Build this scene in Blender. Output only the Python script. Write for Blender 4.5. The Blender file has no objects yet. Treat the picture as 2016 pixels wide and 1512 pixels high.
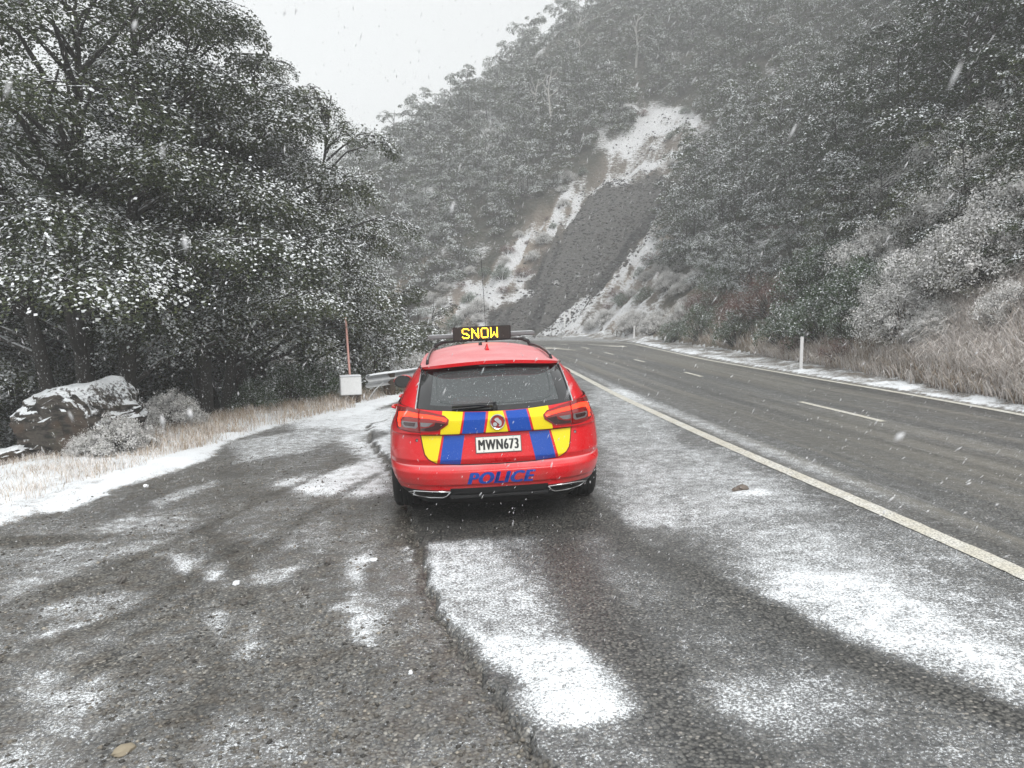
import bpy, bmesh, math, random
import numpy as np
from mathutils import Vector, Matrix

sc = bpy.context.scene
C = bpy.data.collections.new('place'); sc.collection.children.link(C)
R = math.radians
rng = np.random.default_rng(7)
random.seed(7)

# ------------------------------------------------------------------ camera
EYE = np.array([0.0, 0.0, 1.72]); SLOPE = math.tan(R(1.4)); FPX = 1514.0
pit, rol = R(5.13), R(1.2)
FW = np.array([0, math.cos(pit), -math.sin(pit)])
_r = np.array([1.0, 0, 0]); _u = np.cross(_r, FW)
RT = _r*math.cos(rol) - _u*math.sin(rol); UP = np.cross(RT, FW)
cam_d = bpy.data.cameras.new('camera'); cam = bpy.data.objects.new('camera', cam_d); C.objects.link(cam)
cam.matrix_world = Matrix(((RT[0], UP[0], -FW[0], EYE[0]), (RT[1], UP[1], -FW[1], EYE[1]), (RT[2], UP[2], -FW[2], EYE[2]), (0, 0, 0, 1)))
cam_d.sensor_width = 36; cam_d.lens = FPX/2016*36; cam_d.clip_start = 0.05; cam_d.clip_end = 2000
cam_d.dof.use_dof = True; cam_d.dof.focus_distance = 8.5; cam_d.dof.aperture_fstop = 7
sc.camera = cam

# ------------------------------------------------------------------ sky, sun, exposure (overcast snowfall)
world = bpy.data.worlds.new('World'); sc.world = world; world.use_nodes = True
wn = world.node_tree.nodes; wl = world.node_tree.links
bg = wn['Background']
sky = wn.new('ShaderNodeTexSky'); sky.sky_type = 'NISHITA'; sky.sun_disc = False
SUN_EL, SUN_AZ = R(47), R(160)
sky.sun_elevation = SUN_EL; sky.sun_rotation = SUN_AZ; sky.dust_density = 4; sky.air_density = 1.5
hsv = wn.new('ShaderNodeHueSaturation'); hsv.inputs['Saturation'].default_value = 0.08
cmx = wn.new('ShaderNodeMix'); cmx.data_type = 'RGBA'; cmx.inputs[0].default_value = 0.72   # an even cloud deck over the sky
cmx.inputs[7].default_value = (7.15, 7.38, 7.42, 1)
wl.new(sky.outputs[0], hsv.inputs['Color']); wl.new(hsv.outputs[0], cmx.inputs[6]); wl.new(cmx.outputs[2], bg.inputs['Color'])
bg.inputs['Strength'].default_value = 0.088
sun_d = bpy.data.lights.new('sun', 'SUN'); sun_d.energy = 1.5; sun_d.angle = R(32); sun_d.color = (1, .98, .95)
sun = bpy.data.objects.new('sun', sun_d); C.objects.link(sun)
sd = Vector((math.sin(SUN_AZ)*math.cos(SUN_EL), math.cos(SUN_AZ)*math.cos(SUN_EL), math.sin(SUN_EL)))
sun.rotation_euler = sd.to_track_quat('Z', 'Y').to_euler(); sun.location = (0, 0, 40)
vs = sc.view_settings; vs.view_transform = 'Standard'; vs.look = 'None'; vs.gamma = 1; vs.use_curve_mapping = False
vs.exposure = 0.84
HAZE = 0.0030

# ------------------------------------------------------------------ helpers
def ray(px, py): return FW + RT*(px-1008)/FPX + UP*(756-py)/FPX
def G(px, py, z=0.0):                      # where the line of sight meets the banked road plane
    d = ray(px, py); t = (z-EYE[2])/(d[2]-SLOPE*d[0]); p = EYE + d*t
    return np.array([p[0], p[1]])
def proj(P):
    v = P-EYE; z = v@FW; z = np.where(z < .05, .05, z)
    return 1008+FPX*(v@RT)/z, 756-FPX*(v@UP)/z

def tag(o, label=None, cat=None, group=None, kind=None):
    if label: o['label'] = label
    if cat: o['category'] = cat
    if group: o['group'] = group
    if kind: o['kind'] = kind
    return o
def empty(name, loc=(0, 0, 0), rz=0):
    o = bpy.data.objects.new(name, None); C.objects.link(o); o.location = loc; o.rotation_euler = (0, 0, rz)
    o.empty_display_size = .2
    return o
def obj(name, me, parent=None):
    o = bpy.data.objects.new(name, me); C.objects.link(o)
    if parent: o.parent = parent
    return o
def mesh(name, V, F, mat=None, smooth=False, sharp=None, attrs=None):
    V = np.asarray(V, dtype=np.float32).reshape(-1, 3)
    me = bpy.data.meshes.new(name)
    if isinstance(F, np.ndarray):
        n, k = F.shape
        me.vertices.add(len(V)); me.vertices.foreach_set('co', V.ravel())
        me.loops.add(n*k); me.loops.foreach_set('vertex_index', F.astype(np.int32).ravel())
        me.polygons.add(n); me.polygons.foreach_set('loop_start', np.arange(0, n*k, k, dtype=np.int32))
        me.polygons.foreach_set('loop_total', np.full(n, k, dtype=np.int32))
        me.update(calc_edges=True)
    else:
        me.from_pydata([tuple(v) for v in V], [], F); me.update()
    if attrs:
        for k_, a in attrs.items():
            at = me.attributes.new(k_, 'FLOAT', 'POINT'); at.data.foreach_set('value', np.asarray(a, dtype=np.float32))
    if smooth:
        me.polygons.foreach_set('use_smooth', np.ones(len(me.polygons), dtype=bool))
        if sharp: me.set_sharp_from_angle(angle=R(sharp))
    if mat: me.materials.append(mat)
    return me
def add(name, V, F, mat, parent=None, **k): return obj(name, mesh(name, V, F, mat, **k), parent)

class MB:                                   # collects simple shapes of ONE part
    def __init__(s): s.V = []; s.F = []
    def put(s, V, F):
        b = len(s.V); s.V += [tuple(map(float, v)) for v in V]; s.F += [tuple(i+b for i in f) for f in F]; return s
    def box(s, x0, x1, y0, y1, z0, z1, M=None, bev=0.0):
        bm = bmesh.new(); bmesh.ops.create_cube(bm, size=1)
        for v in bm.verts: v.co = Vector((x0+(v.co.x+.5)*(x1-x0), y0+(v.co.y+.5)*(y1-y0), z0+(v.co.z+.5)*(z1-z0)))
        if bev: bmesh.ops.bevel(bm, geom=list(bm.edges), offset=bev, segments=2, affect='EDGES')
        if M: bm.transform(M)
        bm.verts.index_update()
        s.put([v.co[:] for v in bm.verts], [[v.index for v in f.verts] for f in bm.faces]); bm.free(); return s
    def tube(s, pts, r, n=8, cap=True):
        pts = [Vector(p) for p in pts]; rr = r if hasattr(r, '__len__') else [r]*len(pts)
        V = []; F = []; a = None
        for i, p in enumerate(pts):
            t = (pts[min(i+1, len(pts)-1)]-pts[max(i-1, 0)]).normalized()
            if a is None: a = t.orthogonal().normalized()
            a = (a-t*a.dot(t)).normalized(); b = t.cross(a)
            for k in range(n):
                q = 2*math.pi*k/n; V.append(p+(a*math.cos(q)+b*math.sin(q))*rr[i])
        for i in range(len(pts)-1):
            for k in range(n):
                k2 = (k+1) % n; F.append((i*n+k, i*n+k2, (i+1)*n+k2, (i+1)*n+k))
        if cap: F.append(tuple(range(n-1, -1, -1))); F.append(tuple((len(pts)-1)*n+k for k in range(n)))
        return s.put(V, F)
    def lathe(s, prof, axis='x', n=32, c=(0, 0, 0)):   # prof: (along, radius)
        V = []; F = []; m = len(prof)
        for k in range(n):
            q = 2*math.pi*k/n
            for (a, r) in prof:
                if axis == 'x': V.append((c[0]+a, c[1]+r*math.cos(q), c[2]+r*math.sin(q)))
                elif axis == 'y': V.append((c[0]+r*math.cos(q), c[1]+a, c[2]+r*math.sin(q)))
                else: V.append((c[0]+r*math.cos(q), c[1]+r*math.sin(q), c[2]+a))
        for k in range(n):
            for i in range(m-1):
                F.append((k*m+i, k*m+i+1, ((k+1) % n)*m+i+1, ((k+1) % n)*m+i))
        return s.put(V, F)
    def build(s, name, mat, parent=None, smooth=False, sharp=None): return add(name, s.V, s.F, mat, parent, smooth=smooth, sharp=sharp)

# value noise in numpy
def _hash(ix, iy, seed):
    h = (ix.astype(np.int64)*374761393+iy.astype(np.int64)*668265263+seed*1274126177) & 0x7fffffff
    h = ((h ^ (h >> 13))*1103515245) & 0x7fffffff
    return ((h ^ (h >> 16)) & 0xffff)/65535.0
def vnoise(x, y, seed=0):
    ix = np.floor(x); iy = np.floor(y); fx = x-ix; fy = y-iy
    fx = fx*fx*(3-2*fx); fy = fy*fy*(3-2*fy)
    a = _hash(ix, iy, seed); b = _hash(ix+1, iy, seed); c = _hash(ix, iy+1, seed); d = _hash(ix+1, iy+1, seed)
    return (a*(1-fx)+b*fx)*(1-fy)+(c*(1-fx)+d*fx)*fy
def fbm(x, y, oct=4, seed=0, gain=.5):
    t = 0; a = 1; n = 0
    for i in range(oct):
        t = t+a*vnoise(x*2**i+i*17.3, y*2**i-i*9.1, seed+i); n += a; a *= gain
    return t/n
def sstep(a, b, x): t = np.clip((x-a)/(b-a), 0, 1); return t*t*(3-2*t)
def pdist(X, Y, P, closed=True):            # unsigned distance to polyline, arc length of nearest point
    P = np.asarray(P, float); n = len(P); best = np.full(X.shape, 1e9); arc = np.zeros(X.shape); L = 0
    for i in range(n if closed else n-1):
        a = P[i]; b = P[(i+1) % n]; e = b-a; l2 = e@e+1e-12
        t = np.clip(((X-a[0])*e[0]+(Y-a[1])*e[1])/l2, 0, 1)
        d = np.hypot(X-a[0]-t*e[0], Y-a[1]-t*e[1]); m = d < best
        best = np.where(m, d, best); arc = np.where(m, L+t*math.sqrt(l2), arc); L += math.sqrt(l2)
    return best, arc
def inside(X, Y, P):
    P = np.asarray(P, float); c = np.zeros(X.shape, bool); n = len(P)
    for i in range(n):
        x1, y1 = P[i]; x2, y2 = P[(i+1) % n]
        if y1 == y2: continue
        c ^= ((y1 > Y) != (y2 > Y)) & (X < (x2-x1)*(Y-y1)/(y2-y1)+x1)
    return c
def sdf(X, Y, P): d, _ = pdist(X, Y, P); return np.where(inside(X, Y, P), d, -d)

# ------------------------------------------------------------------ materials
class NT:
    def __init__(s, name):
        s.m = bpy.data.materials.new(name); s.m.use_nodes = True; s.t = s.m.node_tree; s.n = s.t.nodes; s.b = s.n['Principled BSDF']
        s.out = s.n['Material Output']
    def add(s, t, **k):
        x = s.n.new(t)
        for a, v in k.items(): setattr(x, a, v)
        return x
    def link(s, a, b): s.t.links.new(a, b)
    def set(s, sock, v):
        if hasattr(v, 'is_output') or isinstance(v, bpy.types.NodeSocket): s.link(v, sock)
        else: sock.default_value = v
    def attr(s, n, o='Fac'): x = s.add('ShaderNodeAttribute', attribute_name=n); return x.outputs[o]
    def coord(s, o='Object'): return s.add('ShaderNodeTexCoord').outputs[o]
    def geo(s, o): return s.add('ShaderNodeNewGeometry').outputs[o]
    def math(s, op, a, b=0.0, c=None, clamp=False):
        x = s.add('ShaderNodeMath', operation=op); x.use_clamp = clamp; s.set(x.inputs[0], a); s.set(x.inputs[1], b)
        if c is not None: s.set(x.inputs[2], c)
        return x.outputs[0]
    def noise(s, scale, vec=None, detail=4, rough=.55, dim='3D', dist=0.0):
        x = s.add('ShaderNodeTexNoise', noise_dimensions=dim); x.inputs['Scale'].default_value = scale
        x.inputs['Detail'].default_value = detail; x.inputs['Roughness'].default_value = rough; x.inputs['Distortion'].default_value = dist
        if vec is not None: s.link(vec, x.inputs['Vector'])
        return x.outputs['Fac']
    def vor(s, scale, vec=None, feature='F1', out='Distance'):
        x = s.add('ShaderNodeTexVoronoi', feature=feature); x.inputs['Scale'].default_value = scale
        if vec is not None: s.link(vec, x.inputs['Vector'])
        return x.outputs[out]
    def ramp(s, f, stops, interp='LINEAR'):
        x = s.add('ShaderNodeValToRGB'); x.color_ramp.interpolation = interp; e = x.color_ramp.elements
        while len(e) < len(stops): e.new(.5)
        for i, (p, c) in enumerate(stops):
            e[i].position = p; e[i].color = (c, c, c, 1) if not hasattr(c, '__len__') else (*c, 1)
        s.link(f, x.inputs[0]); return x.outputs[0]
    def mix(s, f, a, b, bt='MIX'):
        x = s.add('ShaderNodeMix', data_type='RGBA', blend_type=bt); s.set(x.inputs[0], f)
        for k, v in ((6, a), (7, b)):
            if isinstance(v, bpy.types.NodeSocket): s.link(v, x.inputs[k])
            else: x.inputs[k].default_value = (*v, 1) if hasattr(v, '__len__') else (v, v, v, 1)
        return x.outputs[2]
    def smooth(s, f, a, b):
        x = s.add('ShaderNodeMapRange', interpolation_type='SMOOTHSTEP'); s.link(f, x.inputs[0]); x.inputs[1].default_value = a; x.inputs[2].default_value = b
        return x.outputs[0]
    def scale(s, vec, v):
        x = s.add('ShaderNodeMapping'); x.inputs['Scale'].default_value = v; s.link(vec, x.inputs[0]); return x.outputs[0]
    def comb(s, a, b, c=0.0):
        x = s.add('ShaderNodeCombineXYZ'); s.set(x.inputs[0], a); s.set(x.inputs[1], b); s.set(x.inputs[2], c); return x.outputs[0]
    def bump(s, h, strength=.5, dist=.01):
        x = s.add('ShaderNodeBump'); x.inputs['Strength'].default_value = strength; x.inputs['Distance'].default_value = dist
        s.link(h, x.inputs['Height']); s.link(x.outputs[0], s.b.inputs['Normal']); return x
    def fin(s, col=None, rough=None, metal=None, **k):
        for n_, v in (('Base Color', col), ('Roughness', rough), ('Metallic', metal)):
            if v is None: continue
            if n_ == 'Base Color' and not isinstance(v, bpy.types.NodeSocket): v = (*v, 1)
            s.set(s.b.inputs[n_], v)
        for n_, v in k.items(): s.set(s.b.inputs[n_.replace('_', ' ')], v)
        return s.m
def simple(name, col, rough=.5, metal=0.0, var=.12, scale=30, bump=0.0, **k):
    t = NT(name); n = t.noise(scale, t.coord())
    c = t.mix(t.math('MULTIPLY', n, var*2, clamp=True), col, tuple(c*.6 for c in col))
    if bump: t.bump(n, bump, .004)
    r = t.math('ADD', t.math('MULTIPLY', n, .1), rough-.05)
    return t.fin(c, r, metal, **k)
SNOW = (.82, .85, .88)

def ground_mat(name, dark, light, stone, grain, brown=0.0):
    t = NT(name); co = t.coord()
    sn = t.attr('snow')
    n1 = t.noise(9, co, 5, .6); n2 = t.noise(70, co, 3, .6); n3 = t.noise(210, co, 2, .6)
    vc = t.vor(grain, co, out='Color'); vd = t.vor(grain, co)
    sep = t.add('ShaderNodeSeparateColor'); t.link(vc, sep.inputs[0])
    base = t.mix(sep.outputs[0], dark, light)
    base = t.mix(t.math('GREATER_THAN', sep.outputs[1], .94), base, stone)
    base = t.mix(t.smooth(vd, .35, .75), base, tuple(c*.35 for c in dark))
    n0 = t.noise(1.1, co, 4, .6)
    base = t.mix(t.math('MULTIPLY', t.smooth(n0, .4, .7), .55), base, tuple(c*.55 for c in dark))
    if brown: base = t.mix(t.math('MULTIPLY', t.smooth(n1, .45, .7), brown), base, (.16, .115, .075))
    # snow lies where the amount of snow beats the roughness of the surface
    h = t.math('ADD', t.math('MULTIPLY', n1, .26), t.math('ADD', t.math('MULTIPLY', n2, .42), t.math('MULTIPLY', n3, .32)))
    v = t.math('SUBTRACT', t.math('ADD', sn, -.06), t.math('MULTIPLY', t.math('SUBTRACT', h, .5), 2.9))
    cov = t.smooth(v, .40, .64)
    thin = t.math('MULTIPLY', t.math('ADD', sn, 0.0, clamp=True), .34)
    cov = t.math('MAXIMUM', cov, t.math('MULTIPLY', thin, t.smooth(v, -.1, .5)))
    col = t.mix(cov, base, SNOW)
    t.bump(t.math('ADD', t.math('MULTIPLY', vd, -.5), t.math('MULTIPLY', cov, .9)), .7, .006)
    rough = t.math('ADD', t.math('MULTIPLY', cov, .45), t.math('ADD', t.math('MULTIPLY', n1, .25), .33))
    return t.fin(col, rough)

def leaf_mat(name, c1, c2, snow=SNOW, rough=.45, frost_sheen=0.0):
    t = NT(name)
    f = t.attr('tint'); col = t.mix(f, c1, c2)
    nz = t.add('ShaderNodeSeparateXYZ'); t.link(t.geo('True Normal'), nz.inputs[0])
    bf = t.geo('Backfacing')
    upz = t.math('MULTIPLY', nz.outputs[2], t.math('SUBTRACT', 1.0, t.math('MULTIPLY', bf, 2.0)))   # normal of the side of the leaf that faces up
    up = t.smooth(t.math('ADD', upz, 0.0), .12, .45)
    amt = t.math('MULTIPLY', t.math('MULTIPLY', t.attr('snow'), up), t.math('SUBTRACT', 1.0, bf))
    if frost_sheen: amt = t.math('MAXIMUM', amt, t.math('MULTIPLY', t.attr('snow'), frost_sheen))      # rime clings to both sides of the leaf
    col = t.mix(amt, col, snow)
    t.fin(col, t.math('ADD', t.math('MULTIPLY', amt, .4), rough), Specular_IOR_Level=.3)
    return t.m
# ------------------------------------------------------------------ terrain layout
Cc = np.array
BASE = [(7.8, -30), (7.75, 11.6), (8.1, 17.2), (8.15, 26), (7.8, 37.5), (7.4, 45), (6.0, 53), (2, 58), (-8, 62), (-25, 64), (-60, 66), (-160, 60)]
LEFT = [(-9.5, -30), (-8.2, 5), (-7.2, 10.8), (-6.4, 13), (-5.4, 15.6), (-4.3, 17.0), (-2.9, 18.6), (-1.6, 25), (-2.6, 33), (-6, 38), (-20, 41), (-60, 42), (-160, 40)]
LFOG = [(3.6, -8), (3.35, 0), (3.2, 3.2), (3.08, 4.9), (2.95, 6.3), (2.76, 8.0), (2.55, 10.2), (2.13, 15.4), (1.6, 25.2), (.95, 33), (-.6, 38.5), (-4, 41.4), (-12, 43), (-60, 44)]
CENT = [(5.6, -8), (5.45, 0), (5.33, 5), (5.2, 10.6), (4.95, 13.2), (4.58, 20.3), (4.23, 26.5), (3.85, 31.8), (3.45, 37.7), (2.7, 42.5), (.4, 46), (-5, 48.5), (-20, 49.6), (-60, 50)]
RFOG = [(7.25, -8), (7.2, 5), (7.15, 10.6), (7.0, 14), (6.74, 17.1), (6.25, 24.8), (6.15, 33), (6.1, 39), (4.9, 42.6), (3.3, 46), (1.7, 49), (-2, 52), (-10, 54), (-60, 55)]
SEAL = [(1.6, -8), (.9, 0), (.3, 2.2), tuple(G(1085, 1500)), tuple(G(1045, 1440)), tuple(G(985, 1370)), tuple(G(925, 1280)), tuple(G(862, 1185)), tuple(G(838, 1110)), tuple(G(818, 1040)), (-1.0, 7.4), (-1.6, 9.6), tuple(G(735, 868)), tuple(G(733, 835)), (-1.9, 14), (-1.5, 18), (-.7, 25), (-1.0, 31), (-2.6, 36), (-7, 39), (-20, 41.2), (-60, 42)]
PAVR = [(7.35, -8), (7.3, 11), (7.2, 14), (6.98, 17.1), (6.5, 24.8), (6.4, 33), (6.35, 40), (5.6, 46), (4.6, 52), (2, 55.2), (-6, 58), (-20, 60), (-60, 61)]
FLATPOLY = BASE + LEFT[::-1]
PAVE = SEAL + PAVR[::-1]
SLIDE = [(1192, 350), (1235, 352), (1262, 334), (1305, 330), (1318, 400), (1290, 455), (1245, 520), (1190, 582), (1145, 625), (1110, 655), (960, 655), (975, 615), (1040, 575), (1062, 520), (1090, 480), (1130, 425), (1165, 375)]
BARE = [(1330, 215), (1395, 250), (1380, 300), (1300, 345), (1310, 430), (1290, 520), (1330, 545), (1300, 620), (1270, 668), (960, 670), (840, 650), (830, 600), (900, 560), (960, 540), (1010, 480), (1080, 400), (1140, 345), (1200, 290), (1260, 240)]
GULLY = [(735, 600), (790, 545), (838, 505), (842, 520), (800, 570), (760, 620)]

def hill_parts(X, Y):
    flat = inside(X, Y, FLATPOLY)
    dB, aB = pdist(X, Y, BASE, False); dL, _ = pdist(X, Y, LEFT, False)
    side = (~flat) & (dB < dL)
    return flat, side, dB, dL, aB
def height(X, Y):
    flat, side, dB, dL, aB = hill_parts(X, Y)
    Z = SLOPE*np.clip(X, -14, 12)
    cap = np.interp(X, [-120, -60, -40, -32, -26, -20, -14, -3, 7, 20, 60, 140], [-12, -6, -1, 2, 6, 13, 19, 29.5, 38, 48, 76, 100])
    n = fbm(X/9, Y/9, 4, 3)-.5; n2 = fbm(X/2.2, Y/2.2, 4, 9)-.5; n3 = fbm(X/.7, Y/.7, 3, 19)-.5
    s = np.interp(Y, [10, 30, 50, 70], [1.0, .92, .84, .82])
    hh = dB*s + n*6*sstep(2, 14, dB) + n2*1.3*sstep(.3, 4, dB) + n3*.22*sstep(.2, 2, dB)
    cap = cap + n*5
    k = 4.0; e = np.clip(.5+.5*(cap-hh)/k, 0, 1); hm = cap*(1-e)+hh*e-k*e*(1-e)
    Z = np.where(side, Z+np.maximum(np.where(dB < 4, hh, hm), -8), Z)
    far = sstep(30, 95, Y+.25*np.abs(X))
    lv = -np.minimum(.62*dL, 13)*(1-.0*far)
    ridge = 2+7*sstep(60, 130, Y)+n*7
    lv = lv*(1-far)+ridge*far*sstep(18, 60, dL)+(-11)*far*(1-sstep(18, 60, dL))
    Z = np.where((~flat) & (~side), Z+lv+n2*.7*sstep(.2, 2.5, dL), Z)
    return Z, flat, side, dB, dL

# fan-shaped grid, finer near the viewer's feet
NC, NR = 640, 560
APY = -3.0
s_ = np.linspace(-1.55, 1.55, NC)
tl = np.concatenate([np.exp(np.linspace(math.log(2.2), math.log(70), 430)), np.exp(np.linspace(math.log(70.6), math.log(330), 130))])
S2, T2 = np.meshgrid(s_, tl)
GX = (S2*T2).ravel(); GY = (T2+APY).ravel()
GZ, FLAT, SIDE, DB, DL = height(GX, GY)
_wx = GX+.09*(fbm(GX/.12, GY/.12, 3, 12)-.5); _wy = GY+.09*(fbm(GX/.12+5, GY/.12, 3, 13)-.5)
PAV = inside(_wx, _wy, PAVE)
dseal, aseal = pdist(_wx, _wy, SEAL, False)
dlf, alf = pdist(GX, GY, LFOG, False)
dcf, acf = pdist(GX, GY, CENT, False)
drf, _ = pdist(GX, GY, RFOG, False)
right_of_lf = inside(GX, GY, LFOG + [(60, 60), (60, -30)][::1])
# ---- how much snow lies where (world layout of drifts and cleared tyre paths)
n_big = fbm(GX/1.3, GY/1.3, 4, 31)-.5; n_mid = fbm(GX/.35, GY/.35, 4, 41)-.5; n_sm = fbm(GX/.09, GY/.09, 3, 51)-.5
snow = np.where(PAV, .37, .34)+n_big*.34+n_mid*.18
snow = np.where(PAV & right_of_lf, .25+.10*(vnoise(dlf*3.1, alf*.06, 5)-.5)+.14*(vnoise(dlf*9, alf*.1, 6)-.5), snow)
def P(*q): return [tuple(G(*a)) for a in q]
drifts = [
 (P((560,832),(700,812),(790,798),(785,850),(740,850),(700,862),(620,850)), .74, .3),
 (P((640,850),(735,868),(752,905),(772,965),(720,978),(620,972),(515,958),(560,940),(640,925),(720,905),(690,880)), .70, .2),
 (P((735,868),(775,850),(780,900),(772,965),(752,905)), .70, .12),
 (P((450,868),(620,838),(700,850),(600,885),(480,905)), .56, .2),
 (P((210,962),(140,985),(80,1003),(130,1003),(215,970)), .85, .05),
 (P((290,985),(420,940),(430,950),(330,990)), .50, .05),
 (P((250,1010),(370,1005),(380,1030),(230,1060),(60,1120),(60,1100)), .50, .05),
 (P((290,1085),(400,1090),(470,1128),(600,1105),(560,1135),(470,1152),(380,1120)), .60, .08),
 (P((665,1160),(700,1155),(750,1190),(765,1235),(690,1225)), .60, .08),
 (P((680,1095),(745,1070),(705,1150),(675,1150)), .62, .05),
 (P((690,1220),(750,1225),(750,1270),(700,1250)), .58, .05),
 (P((140,1235),(205,1200),(150,1198),(80,1245)), .56, .06),
 (P((50,1310),(180,1330),(218,1360),(150,1400),(205,1430),(130,1445),(50,1390)), .58, .10),
 (P((0,1140),(150,1085),(350,1050),(380,1060),(200,1100),(0,1185)), .50, .08),
 (P((60,1180),(260,1160),(300,1190),(100,1230)), .48, .06),
 (P((430,1190),(510,1190),(520,1260),(460,1300),(430,1260)), .52, .05),
 (P((220,1490),(400,1400),(560,1390),(640,1520),(200,1530)), .45, .1),
 (P((0,1420),(120,1450),(180,1530),(0,1540)), .50, .1),
 (P((520,1040),(640,1020),(650,1060),(560,1075)), .46, .08),
 (P((792,1030),(806,1032),(822,1104),(800,1088)), .75, .02),
 (P((826,1036),(950,1038),(985,1090),(1060,1160),(1100,1262),(1150,1285),(960,1278),(940,1240),(866,1180),(846,1110)), .58, .10),
 (P((868,1190),(960,1262),(1130,1270),(1215,1310),(1285,1390),(1180,1412),(1085,1430),(1000,1355),(930,1275)), .73, .05),
 (P((826,1036),(870,1036),(900,1100),(905,1190),(868,1180),(846,1110)), .60, .08),
 (P((1393,1030),(1630,1028),(1700,1070),(1857,1141),(2016,1202),(2250,1300),(2250,1500),(2016,1388),(1932,1350),(1756,1300),(1544,1222),(1474,1172),(1428,1101)), .54, .28),
 (P((1500,1180),(1560,1120),(1750,1140),(1900,1250),(2016,1290),(2016,1388),(1932,1350),(1756,1298),(1600,1235)), .70, .12),
 (P((1180,870),(1300,860),(1560,950),(1600,1000),(1400,1050),(1210,1010)), .52, .2),
 (P((1170,760),(1240,770),(1330,850),(1300,900),(1180,880)), .50, .2),
 (P((1440,968),(1500,962),(1520,975),(1450,982)), .72, .05),
 (P((1225,1000),(1330,1000),(1340,1040),(1240,1040)), .58, .08),
 (P((1300,1360),(1500,1330),(1700,1350),(1700,1420),(1400,1450)), .50, .15),
]
wx = GX+n_mid*.16+n_sm*.05; wy = GY+(n_mid+n_big)*.22+n_sm*.06
for poly, st, soft in drifts:
    a = np.array(poly); bb = (wx > a[:, 0].min()-1) & (wx < a[:, 0].max()+1) & (wy > a[:, 1].min()-1) & (wy < a[:, 1].max()+1)
    d = sdf(wx[bb], wy[bb], poly); w = sstep(-soft, soft, d)
    snow[bb] = snow[bb]*(1-w)+(st+n_mid[bb]*.15)*w
def track(line, half, amt, soft=.08):
    global snow
    d, _ = pdist(GX+n_mid*.04, GY+n_mid*.04, line, False)
    snow = snow*(1-(1-sstep(half-soft, half+soft, d))*amt)
track(P((1165,1000),(1240,1075),(1440,1165),(1700,1305),(2016,1420),(2300,1530)), .11, .72, .06)
for off_ in (-.26, -.19, .17, .24, .31): track([(a+off_*.8, b+off_*.5) for a, b in P((1165,1000),(1240,1075),(1440,1165),(1700,1305),(2016,1420),(2300,1530))], .014, .18, .02)
for ln_ in (P((330,1500),(420,1330),(480,1200),(470,1100),(400,1030)), P((80,1180),(300,1080),(560,960),(700,900)), P((140,1330),(380,1180),(600,1010),(740,930)), P((0,1290),(260,1200),(480,1060))): track(ln_, .07, .35, .05)
track(P((1090,1010),(1110,1100),(1200,1230),(1330,1400),(1480,1560)), .16, .55, .12)
track(P((795,1000),(818,1040),(828,1095)), .045, 1.0, .02)
track([(-.9, 6.6), (-.95, 7.2)], .15, .9)
yaw = R(4.0)
ux = (GX+.105)*math.cos(yaw)+(GY-6.02)*math.sin(yaw); uy = -(GX+.105)*math.sin(yaw)+(GY-6.02)*math.cos(yaw)
und = sstep(.12, -.12, np.maximum(np.abs(ux)-.92, np.maximum(-.15-uy, uy-5.0)))
snow = snow*(1-und*.95)
line_snow = sstep(.3, 0, np.abs(dlf-.28))*np.where(right_of_lf, 1, 0)*sstep(5, 8, GY)*sstep(26, 14, GY)
snow = snow+line_snow*.22  # more snow in a narrow band beside the edge line
# snowy verges
VERGE_L = P((-900, 1420), (0, 1032), (90, 1003), (200, 968), (330, 930), (405, 905), (450, 868), (560, 832), (640, 826), (720, 812), (800, 785), (850, 745))+[(-1.7, 18), (-1.0, 24), (-1.6, 30)]+LEFT[7:2:-1]+[(-8.2, 5), (-9.5, -30)]
dv = sdf(wx, wy, VERGE_L); vl = sstep(-.05, .10, dv)
snow = snow*(1-vl)+vl*(.88+n_mid*.6+n_sm*.3)
bare_edge = sstep(.5, .05, np.hypot((GX-G(40, 1060)[0])/2.0, (GY-G(40, 1060)[1])/.35)-.2)
snow = snow-bare_edge*.25
vr = FLAT & (~PAV) & (GX > -3) & (drf < 6) & (~inside(GX, GY, SEAL+[(-60, 20), (-60, -30)]))
snow = np.where(vr, .74+n_mid*.9-.25*sstep(.3, 1.1, drf), snow)
shelf = PAV & (GY > 42); snow = np.where(shelf & (drf > .5) & ~inside(GX, GY, RFOG+[(-60, -30), (7, -30)]), .45, snow)
snow = np.where(~FLAT, .62+n_mid*.5, snow)
snow = np.where((~PAV) & (dseal < .07) & (GY < 16), np.minimum(snow, .18), snow)
# ---- relief
nearf = sstep(24, 10, GY)
rel = np.zeros_like(GX)
gravel = FLAT & (~PAV)
drift_h = sstep(.5, .8, snow)*(.006+.022*fbm(GX/.045, GY/.045, 3, 66))
mark_free = sstep(.10, .22, dlf)*sstep(.1, .2, drf)
rel += np.where(PAV, drift_h*sstep(.12, .45, dlf)*mark_free*sstep(28, 14, GY)*np.where(right_of_lf, 0, 1), 0)
rel += np.where(PAV, 0, -.024*sstep(0, .03, dseal)*nearf-.034*np.exp(-((dseal-.025)/.022)**2)*sstep(16, 6, GY)*(.2+1.3*vnoise(GX/.07, GY/.07, 67)))
rel += np.where(gravel, nearf*((fbm(GX/.05, GY/.05, 3, 71)-.5)*.014+(fbm(GX/.5, GY/.5, 3, 73)-.5)*.035*sstep(0, .5, dseal))+drift_h*.8, 0)
rel += np.where(gravel & (vl > .5), .03*sstep(0, .3, dv)+(fbm(GX/.25, GY/.25, 3, 75)-.3)*.07*sstep(0, .5, dv), 0)
rel += np.where(vr, .02+(fbm(GX/.3, GY/.3, 3, 77)-.3)*.12*sstep(0, .5, drf-.3), 0)
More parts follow.
